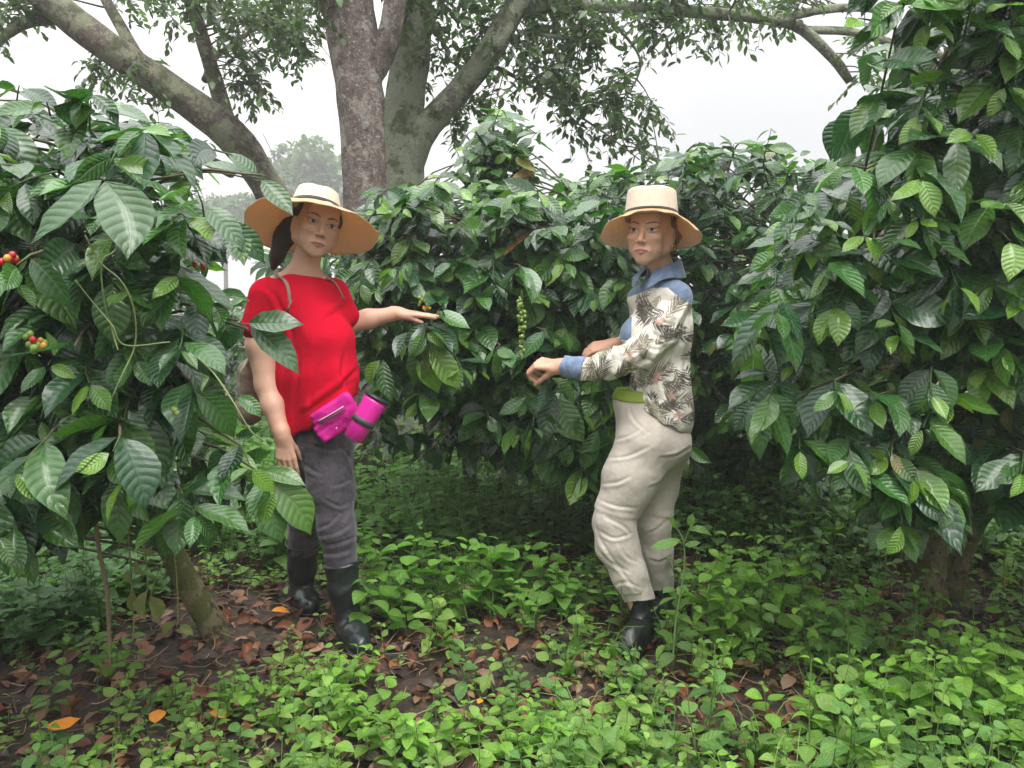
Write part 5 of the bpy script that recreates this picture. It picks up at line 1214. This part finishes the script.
if want('trees'):
    bkA = bark_mat('smooth grey brown bark', (.17, .135, .12), (.085, .066, .056), (.30, .28, .24), .28, (.06, .075, .035), .10, 1.0, .5)
    bkB = bark_mat('lichen crusted bark', (.16, .14, .115), (.07, .06, .05), (.27, .30, .21), .72, (.075, .095, .04), .45, 1.1, .6)
    bkC = bark_mat('patchy lichen bark', (.15, .12, .10), (.065, .05, .045), (.24, .25, .16), .50, (.075, .085, .04), .35, 1.0, .6)
    YA = 6.2
    q = lambda *a: [tuple(list(P(x, y, Y)) + [r]) for (x, y, Y, r) in a]
    bA = G(365, 482)
    shade_tree('shade tree with a leaning lichen blotched trunk running off the top left corner', P(300, 440, 6.6) * [1, 1, 0],
        [[(P(330, 300, 6.8)[0], 6.8, -.05, .20)] + q((300, 260, 6.7, .16), (262, 178, 6.5, .125), (226, 130, 6.3, .128), (160, 82, 6.2, .116), (95, 38, 6.0, .110), (30, -15, 5.9, .105), (-60, -80, 5.8, .11)),
         q((250, 165, 6.5, .10), (230, 130, 6.4, .07), (215, 80, 6.4, .06), (198, 25, 6.3, .052), (180, -30, 6.2, .05), (150, -120, 6.2, .04)),
         q((165, 88, 6.3, .05), (140, 60, 6.6, .05), (118, 22, 6.8, .045), (90, -30, 7, .04)),
         q((205, 80, 6.4, .03), (218, 55, 6.6, .022), (260, 25, 6.8, .018), (300, -10, 7, .012)),
         q((232, 172, 6.6, .05), (205, 160, 6.7, .045), (150, 140, 6.8, .03)),
         q((60, 15, 6.0, .06), (20, 25, 6.0, .04), (-20, 60, 6, .02))],
        [([(85, -40), (345, -40), (335, 10), (300, 40), (250, 45), (200, 30), (120, 20)], 5.6, 7.4, 60), ([(80, 55), (140, 60), (170, 85), (110, 92)], 5.8, 6.6, 7), ([(225, 45), (262, 50), (300, 85), (250, 112), (235, 90)], 5.9, 6.6, 9),
         ([(-60, -20), (25, -20), (20, 40), (-60, 50)], 5.4, 6.5, 14), ([(150, 105), (190, 125), (180, 170), (150, 150)], 6.2, 6.9, 4), ([(285, 20), (335, 20), (335, 75), (310, 70)], 6.2, 6.9, 8)],
        bkC, 51)
    shade_tree('shade tree with a straight smooth grey trunk behind the straw hat', (bA[0], 5.2, 0),
        [[(bA[0], 5.25, -.05, .20)] + q((365, 440, 5.2, .155), (366, 330, 5.2, .145), (365, 190, 5.2, .138), (361, 110, 5.2, .142), (354, 50, 5.2, .155), (347, 0, 5.2, .165), (335, -70, 5.2, .16), (300, -200, 5.3, .14)),
         q((372, 78, 5.2, .07), (382, 55, 5.18, .075), (392, 20, 5.15, .07), (398, -40, 5.15, .06), (402, -120, 5.2, .05))],
        [([(290, -60), (350, -60), (340, 20), (320, 30)], 5., 5.8, 10), ([(360, -60), (460, -60), (440, 15), (400, 10)], 5, 6, 14)], bkA, 52)
    shade_tree('shade tree with a lichen crusted trunk and a long limb arching right over the bushes', P(404, 480, 5.8) * [1, 1, 0],
        [[(P(404, 480, 5.8)[0], 5.8, -.05, .2)] + q((404, 300, 5.8, .16), (402, 190, 5.8, .150), (403, 120, 5.8, .140), (409, 60, 5.8, .135), (414, 0, 5.8, .125), (420, -80, 5.8, .11)),
         q((402, 175, 5.8, .12), (425, 130, 5.75, .095), (462, 88, 5.7, .086), (496, 42, 5.6, .086), (520, 2, 5.6, .075), (560, -25, 5.6, .06), (640, -40, 5.6, .05)),
         q((518, 8, 5.6, .05), (560, 6, 5.7, .045), (640, 8, 5.9, .04), (720, 14, 6.1, .042), (760, 18, 6.2, .04), (800, 28, 6.2, .04), (835, 60, 6.2, .036), (850, 82, 6.2, .03)),
         q((770, 20, 6.2, .035), (840, 8, 6.3, .03), (900, 12, 6.3, .02)), q((800, 30, 6.2, .03), (850, 32, 6.3, .03), (900, 45, 6.3, .03), (960, 60, 6.3, .03)),
         q((560, -10, 5.7, .03), (598, 20, 5.7, .022), (580, 38, 5.7, .018), (520, 32, 5.6, .012)), q((600, 10, 5.8, .012), (640, 60, 5.8, .008), (620, 110, 5.8, .005)), q((480, 60, 5.7, .02), (530, 85, 5.7, .012), (600, 130, 5.7, .007), (640, 160, 5.7, .004))],
        [([(430, 5), (500, 0), (490, 45), (455, 85), (430, 70)], 5.6, 6.2, 16), ([(525, 10), (640, 20), (655, 45), (600, 50), (560, 75), (515, 60)], 5.4, 6.2, 24), ([(505, 65), (580, 70), (660, 90), (662, 125), (620, 130), (560, 110), (515, 85)], 5.4, 6.1, 19),
         ([(560, 120), (655, 110), (660, 165), (600, 150)], 5.5, 6.1, 8), ([(640, -20), (860, -20), (850, 15), (780, 22), (740, 40), (690, 38), (650, 30)], 5.6, 6.6, 36), ([(435, 105), (490, 95), (500, 125), (450, 150)], 5.8, 6.3, 7), ([(860, 60), (900, 60), (890, 95)], 5.9, 6.4, 4), ([(440, -50), (640, -50), (640, 0), (450, 0)], 5.2, 6.2, 16)],
        bkB, 53)
    # ---- far round-crowned trees in the mist
    def crown_tree(label, x, y, h, w, seed, n=2600, leafs=.35):
        rg = np.random.default_rng(seed); root = empty('mist_tree', (x, y, 0), label, 'tree')
        T = Tubes(); T.add(smooth_path([(x, y, -.1), (x + .1, y, h * .4), (x, y, h * .7)], 10), np.linspace(.22, .1, 10), 8, (.12, .1, .08), rough=.1)
        for k in range(7):
            e = np.array([x + rg.normal(0, w * .3), y + rg.normal(0, w * .3), h * rg.uniform(.65, .9)]); T.add(smooth_path([(x, y, h * .4), (x * .5 + e[0] * .5, y, h * .6), e], 8), np.linspace(.1, .03, 8), 5, (.12, .1, .08))
        T.build('trunk', M_TWIG, root)
        cl = [np.array([rg.normal(0, .30) * w, rg.normal(0, .30) * w, h * (.72 + rg.normal(0, .10))]) for _ in range(26)]
        b = []; d = []; nn = []; z = []; c = []
        for k in range(n):
            cc = cl[rg.integers(26)]; u = unit(rg.normal(size=3)); r = w * .20 * rg.uniform(.5, 1.)
            p = cc + u * r * [1, 1, .65]; b.append(p + [x, y, 0]); d.append(unit(u + rg.normal(0, .6, 3) - UP * .2)); nn.append(UP + u * .6 + rg.normal(0, .4, 3)); z.append(leafs * rg.uniform(.6, 1.3)); c.append(np.array([.065, .115, .04]) * rg.uniform(.7, 1.3))
        V, F, uv, C = leaf_batch(np.array(b), np.array(d), np.array(nn), np.array(z), np.array(c), kind='round', hi=False, rg=rg)
        mesh_obj('crown', V, F, M_TREE_LEAF, root, uv=uv, col=C)
    p = P(308, 165, 60); crown_tree('pale round crowned tree in the mist between the leaning and straight trunks', p[0], 60, 14.2, 6.4, 61, 5200, .5)
    p = P(222, 200, 66); crown_tree('faint lower tree in the mist left of the straw hat', p[0], 66, 10.4, 5.0, 62, 2800, .5)

# ---------------------------------------------------------------- ground cover
BARE = [[(614, 640), (660, 640), (660, 672), (614, 672)], [(326, 645), (388, 645), (388, 692), (326, 692)], [(280, 600), (330, 600), (330, 640), (280, 640)], [(100, 640), (160, 600), (230, 590), (300, 605), (330, 650), (260, 680), (200, 700), (130, 700), (60, 720), (0, 700), (0, 670), (60, 665)], [(380, 612), (440, 612), (445, 632), (360, 660), (370, 630)],
        [(530, 608), (575, 612), (572, 632), (530, 632)], [(820, 600), (905, 590), (1024, 620), (1024, 645), (900, 648), (830, 640)], [(670, 690), (740, 685), (830, 700), (820, 740), (760, 745), (680, 745)], [(570, 680), (610, 675), (620, 705), (585, 715)], [(470, 585), (540, 560), (600, 560), (600, 580), (520, 600)]]
def bare(x, y):
    px, py = proj(np.stack([x, y, np.zeros_like(x)], -1)); b = np.zeros(x.shape, bool)
    for p in BARE: b |= in_poly(px, py, p)
    return b
def weed(LV, TW, x, y, h, n, L0, rg, col, kind_spread=.9, lean=.12):
    z0 = float(gh(np.array(x), np.array(y))) - .01; p = np.array([x, y, z0]); d = unit(UP + rg.normal(0, lean, 3)); a0 = rg.uniform(0, 3.14); pts = [p.copy()]
    for k in range(n):
        f = (k + 1) / n; p = p + d * h / n; pts.append(p.copy()); d = unit(d + rg.normal(0, .08, 3))
        a = a0 + (k % 2) * 1.57 + rg.normal(0, .2); sz = L0 * np.interp(f, [0, .5, .8, 1], [.75, 1., .85, .5]) * rg.uniform(.8, 1.2)
        for m in (0, math.pi):
            hd = np.array([math.cos(a + m), math.sin(a + m), 0]); ld = unit(hd * kind_spread + UP * rg.uniform(-.12, .40) + rg.normal(0, .1, 3))
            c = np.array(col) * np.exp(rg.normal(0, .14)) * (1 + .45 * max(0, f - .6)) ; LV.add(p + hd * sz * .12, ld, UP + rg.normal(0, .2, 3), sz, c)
    TW.add(np.array(pts), np.linspace(.0016 + h * .004, .001, len(pts)), 4, (.08, .14, .03))
if want('cover'):
    rg = np.random.default_rng(77)
    # density field: low herbs
    LF = Leaves(); LN = Leaves(); TW = Tubes()
    r2 = np.random.default_rng(5); ph = r2.uniform(0, 6.28, 8); kx = r2.normal(0, 2.2, 8); ky = r2.normal(0, 2.2, 8)
    dens = lambda x, y: sum(np.sin(kx[i] * x + ky[i] * y + ph[i]) for i in range(8)) / 8
    N_ = 7600; c = 0
    while c < N_:
        y = 1.35 + 6.0 * rg.random() ** 1.5; x = rg.uniform(-1, 1) * (y * .72 + .5)
        X = np.array([x]); Yy = np.array([y]); b = bare(X, Yy)[0]; px, py = proj(np.array([x, y, 0.])); de = dens(x, y)
        if b and rg.random() < .95: continue
        if x < -.55 and y < 3.2 and rg.random() < .40: continue
        if de < -.18 and rg.random() < .6: continue
        LV = LN if y < 2.75 else LF
        c += 1
        if y > 3.6:
            weed(LV, TW, x, y, rg.uniform(.10, .45), int(rg.integers(3, 7)), rg.uniform(.05, .10), rg, (.10, .21, .05))
        else:
            k = rg.random() * (.82 if x < -.3 else 1.)
            hue = rg.choice(4)
            cl = [(.11, .22, .045), (.14, .27, .04), (.085, .19, .045), (.17, .28, .06)][hue]
            if k < .42: weed(LV, TW, x, y, rg.uniform(.015, .07), 2, rg.uniform(.020, .038), rg, cl)
            elif k < .80: weed(LV, TW, x, y, rg.uniform(.05, .16), int(rg.integers(2, 5)), rg.uniform(.03, .056), rg, cl, rg.uniform(.6, 1.))
            elif k < .95: weed(LV, TW, x, y, rg.uniform(.12, .28) * (1.3 if x > .4 else .85), int(rg.integers(3, 6)), rg.uniform(.045, .078), rg, cl, rg.uniform(.6, .95), .2)
            else:
                for q_ in range(7):      # a tuft of grass
                    a_ = rg.uniform(0, 6.28); l_ = rg.uniform(.07, .20); LV.add(np.array([x, y, 0.]) + rg.normal(0, .006, 3) * [1, 1, 0], np.array([math.cos(a_) * .6, math.sin(a_) * .6, 1.]), np.array([math.cos(a_), math.sin(a_), -.3]), l_ * .35, np.array(cl)); TW.add(smooth_path([(x, y, 0), (x + math.cos(a_) * l_ * .3, y + math.sin(a_) * l_ * .3, l_ * .7), (x + math.cos(a_) * l_ * .8, y + math.sin(a_) * l_ * .8, l_ * .75)], 6), [.0014, .0014, .0012, .001, .0007, .0003], 4, np.array(cl))
    lab = 'low green herbs covering the ground between and in front of the bushes'
    root = LF.build('ground_cover', M_WEED, None, stems=(TW,), kind='round', hi=False, rg=rg, wavy=0); props(root, lab, 'ground cover', kind='stuff')
    root = LN.build('ground_cover', M_WEED, None, kind='round', hi=True, rg=rg, wavy=.8, droop=.6); props(root, 'low green herbs nearest the camera along the bottom of the photo', 'ground cover', kind='stuff')
    # litter
    LL = Leaves(); n = 8000
    for k in range(n):
        y = 1.5 + 5.5 * rg.random() ** 1.3; x = rg.uniform(-1, 1) * (y * .7 + .4)
        z = float(gh(np.array(x), np.array(y))); a = rg.uniform(0, 6.28)
        col = [(.17, .055, .032), (.11, .040, .026), (.24, .11, .055), (.06, .034, .025), (.30, .19, .11), (.21, .075, .03)][rg.integers(6)]
        LL.add(np.array([x, y, z + rg.uniform(-.004, .016)]), np.array([math.cos(a), math.sin(a), rg.normal(0, .18)]), UP + rg.normal(0, .38, 3), rg.uniform(.035, .095), np.array(col) * rg.uniform(.5, 1.0))
    m = tint_mat('dead leaf', .55, 50, .004, .35, .4); lt = LL.build('leaf_litter', m, None, kind='coffee', hi=True, rg=rg, droop=.9, fold=.8, wavy=2.2); props(lt, 'reddish brown dead leaves lying on the soil', 'leaf litter', kind='stuff')
    ST = Tubes()
    for k in range(2600):
        y = 1.5 + 3.0 * rg.random() ** 1.2; x = rg.uniform(-1, 1) * (y * .7 + .3); 
        if not bare(np.array([x]), np.array([y]))[0] and rg.random() < .55: continue
        z = float(gh(np.array(x), np.array(y))) + rg.uniform(.003, .022); a = rg.uniform(0, 6.28); l = rg.uniform(.04, .16)
        d = np.array([math.cos(a), math.sin(a), rg.normal(0, .12)]); p0 = np.array([x, y, z]); mid = p0 + d * l * .5 + rg.normal(0, .01, 3)
        ST.add(smooth_path([p0, mid, p0 + d * l], 5), rg.uniform(.0008, .0019), 4, np.array([.30, .21, .12]) * rg.uniform(.5, 1.3))
    so2 = ST.build('dry_straw', M_TWIG); props(so2, 'dry straw and thin twigs scattered over the dead leaves', 'straw', kind='stuff')
    # dense leafy undergrowth at the left under the bush
    LU = Leaves(); TU = Tubes()
    for k in range(330):
        px, py = rg.uniform(-120, 175), rg.uniform(545, 655); p = G(px, py)
        if px > 110 and py > 610: continue
        weed(LU, TU, p[0], p[1], rg.uniform(.10, .30), int(rg.integers(3, 5)), rg.uniform(.06, .10), rg, (.075, .17, .05))
    o = LU.build('undergrowth', M_WEED, None, stems=(TU,), kind='round', hi=True, rg=rg); props(o, 'dark leafy undergrowth beneath the left edge bush', 'undergrowth', kind='stuff')
    # single plants one can point at
    def plant(label, spots, L0, h, n, col, seed, name='broadleaf_plant', lean=.15, spread=.9, group='broad leaved weeds'):
        rg = np.random.default_rng(seed); pos = [G(*s) for s in spots]; base = pos[0]
        root = empty(name, (base[0], base[1], 0), label, 'plant', group); LV = Leaves(); TW = Tubes()
        for p in pos: weed(LV, TW, p[0], p[1], h * rg.uniform(.7, 1.15), n, L0 * rg.uniform(.85, 1.15), rg, col, spread, lean)
        LV.build('foliage', M_WEED, root, stems=(TW,), kind='round', hi=True, rg=rg, droop=.5); return root
    G1 = (.115, .25, .04); G2 = (.135, .27, .035)
    r_ = np.random.default_rng(9); jit = lambda cx, cy, wx, wy, k: [(cx + r_.normal(0, wx), cy + r_.normal(0, wy)) for _ in range(k)]
    plant('tall leafy weed clump just right of the black boots of the woman in red', jit(408, 612, 26, 9, 13), .092, .34, 5, G1, 201)
    plant('leafy weed clump below the centre bush, between the two women', jit(492, 612, 30, 8, 14), .095, .33, 5, G1, 202)
    plant('smaller weed clump beside the left side of the beige trousers', jit(556, 612, 20, 7, 9), .075, .24, 4, G1, 203)
    plant('bright weed clump right of the tall single stalk', jit(748, 645, 30, 10, 15), .085, .38, 6, G2, 204)
    plant('weed clump with wide leaves in front of the split mossy trunk', jit(838, 660, 24, 10, 10), .080, .26, 4, G1, 205)
    plant('dense bright weed clump filling the bottom right corner', jit(960, 735, 55, 24, 26), .075, .27, 5, G2, 206)
    plant('weed patch left of the bottom right corner clump', jit(850, 725, 40, 18, 14), .062, .15, 4, G2, 207)
    plant('bushy weed clump at the bottom edge below the right-hand woman', jit(560, 745, 50, 18, 18), .060, .13, 4, G2, 208)
    plant('weed clump at the bottom edge below the woman in red', jit(385, 740, 48, 18, 18), .055, .13, 4, G2, 209)
    plant('weed clump beside the orange fallen leaf, lower left', jit(250, 725, 35, 14, 12), .05, .11, 3, G2, 210)
    plant('big round leaved plant at the left edge under the bush', jit(35, 640, 30, 10, 8), .11, .20, 3, (.06, .14, .045), 211)
    plant('weed clump in front of the round leaved plant, left edge', jit(95, 672, 22, 8, 8), .055, .13, 3, G2, 212)
    plant('spreading weed clump between the woman in red and the bottom edge', jit(330, 700, 26, 10, 10), .05, .12, 3, G2, 213)
    # the single tall stalk in front of the right-hand woman's boots
    p0 = G(672, 672); root = empty('tall_weed', tuple(p0), 'tall single weed stalk with arching leaves beside the black boots of the woman in beige', 'plant')
    T = Tubes(); Yp = p0[1]; path = smooth_path([p0, P(676, 620, Yp), P(684, 570, Yp), P(683, 540, Yp), P(672, 522, Yp)], 16); T.add(path, np.linspace(.0038, .002, 16), 8, (.14, .22, .07))
    T.add(smooth_path([P(683, 548, Yp), P(688, 532, Yp - .02), P(692, 525, Yp - .03)], 6), .0018, 6, (.14, .22, .07)); T.build('stem', M_TWIG, root); LV = Leaves()
    for (x, y, tx, ty, sz) in ((680, 540, 640, 548, .16), (688, 530, 720, 532, .13), (676, 528, 666, 515, .08), (690, 526, 694, 512, .07), (684, 545, 700, 550, .09), (678, 600, 660, 585, .10), (679, 610, 700, 598, .10), (676, 590, 665, 600, .09), (674, 640, 655, 640, .12), (675, 645, 700, 650, .12), (675, 655, 664, 668, .12), (683, 560, 664, 566, .06), (683, 575, 702, 578, .06), (681, 585, 690, 600, .06), (690, 528, 702, 520, .05)):
        a = P(x, y, Yp); b_ = P(tx, ty, Yp - .03); LV.add(a, b_ - a + UP * .03, UP + np.array([0, -.5, 0]), sz * .68, np.array([.11, .22, .05]) * rg.uniform(.8, 1.2))
    LV.build('foliage', M_WEED, root, kind='coffee', rg=rg, droop=.7)
    # fallen orange leaves
    mo = tint_mat('orange fallen leaf', .5, 40, .002, .2)
    for (px, py, ang, sz, lab) in ((156, 738, 1.9, .085, 'orange fallen leaf at the bottom left, widest of the yellow ones'), (46, 742, .5, .09, 'rust orange fallen leaf nearest the lower left corner'), (272, 622, .4, .085, 'slim yellow orange fallen leaf beside the far black boot'), (210, 727, .1, .06, 'small orange fallen leaf between the weeds at lower left'), (832, 762, .3, .07, 'orange brown fallen leaf at the bottom edge on the right'), (478, 718, 1.2, .04, 'tiny orange fallen leaf among the weeds at bottom centre')):
        p = G(px, py) + UP * .045; V, F, uv, C = leaf_batch(np.array([p]), np.array([[math.cos(ang), math.sin(ang), .05]]), np.array([[0., -.35, 1]]), np.array([sz]), np.array([[.55, .20, .02]]), rg=rg, droop=.5)
        o = mesh_obj('fallen_leaf', V, F, mo, None, uv=uv, col=C); place_origin(o, p); props(o, lab, 'fallen leaf', 'orange fallen leaves')
    # thin sapling stick and hanging dry vine on the left
    T = Tubes(); Yp = 2.55; T.add(smooth_path([P(109, 640, Yp) * [1, 1, 0], P(109, 630, Yp), P(107, 590, Yp), P(99, 550, Yp), P(96, 520, Yp)], 14), .0065, 8, (.24, .19, .12), rough=.1); o = T.build('sapling_stick', M_TWIG); place_origin(o, P(109, 640, Yp) * [1, 1, 0]); props(o, 'thin bare pale stick standing under the left edge bush', 'stick')
    root = empty('climbing_vine', P(140, 330, 1.72), 'pale green vine twining down over the left edge bush', 'vine'); T = Tubes(); LV = Leaves(); g_ = (.17, .22, .08)
    for pts in (((85, 235), (100, 262), (122, 282), (134, 310), (135, 345), (122, 375), (112, 398)), ((126, 225), (115, 250), (102, 262), (104, 300), (112, 330), (118, 350)), ((75, 280), (95, 305), (112, 325), (125, 345), (170, 342)), ((198, 358), (215, 375), (232, 400), (250, 430), (262, 440))):
        T.add(smooth_path([P(x, y, 1.66 + .02 * math.sin(i * 2)) for i, (x, y) in enumerate(pts)], 30), .0017, 6, g_)
    T.build('stem', M_TWIG, root)
    root = empty('wilted_vine', P(140, 600, 2.5), 'wilted yellowish creeper hanging beside the leaning mossy trunk', 'vine'); T = Tubes()
    for pts in (((128, 520), (130, 560), (133, 600), (134, 640)), ((140, 525), (146, 560), (148, 590)), ((165, 560), (155, 580), (150, 600)), ((170, 530), (176, 570), (178, 615), (176, 628)), ((120, 545), (150, 555), (190, 550))):
        T.add(smooth_path([P(x, y, 2.5) for x, y in pts], 16), .0025, 5, (.20, .22, .08))
    for (x, y, tx, ty, sz) in ((133, 590, 130, 618, .08), (148, 590, 145, 625, .10), (150, 596, 156, 622, .09), (136, 560, 142, 580, .06), (176, 622, 166, 632, .06), (145, 540, 150, 560, .06), (180, 625, 190, 634, .06), (128, 570, 128, 590, .05)):
        a = P(x, y, 2.5); LV.add(a, P(tx, ty, 2.48) - a, np.array([rg.normal(0, .4), -1, .3]), sz, np.array([.20, .22, .09]) * rg.uniform(.8, 1.2))
    T.build('stem', M_TWIG, root); LV.build('leaves', M_WEED, root, kind='coffee', rg=rg, fold=1.2, wavy=3.)
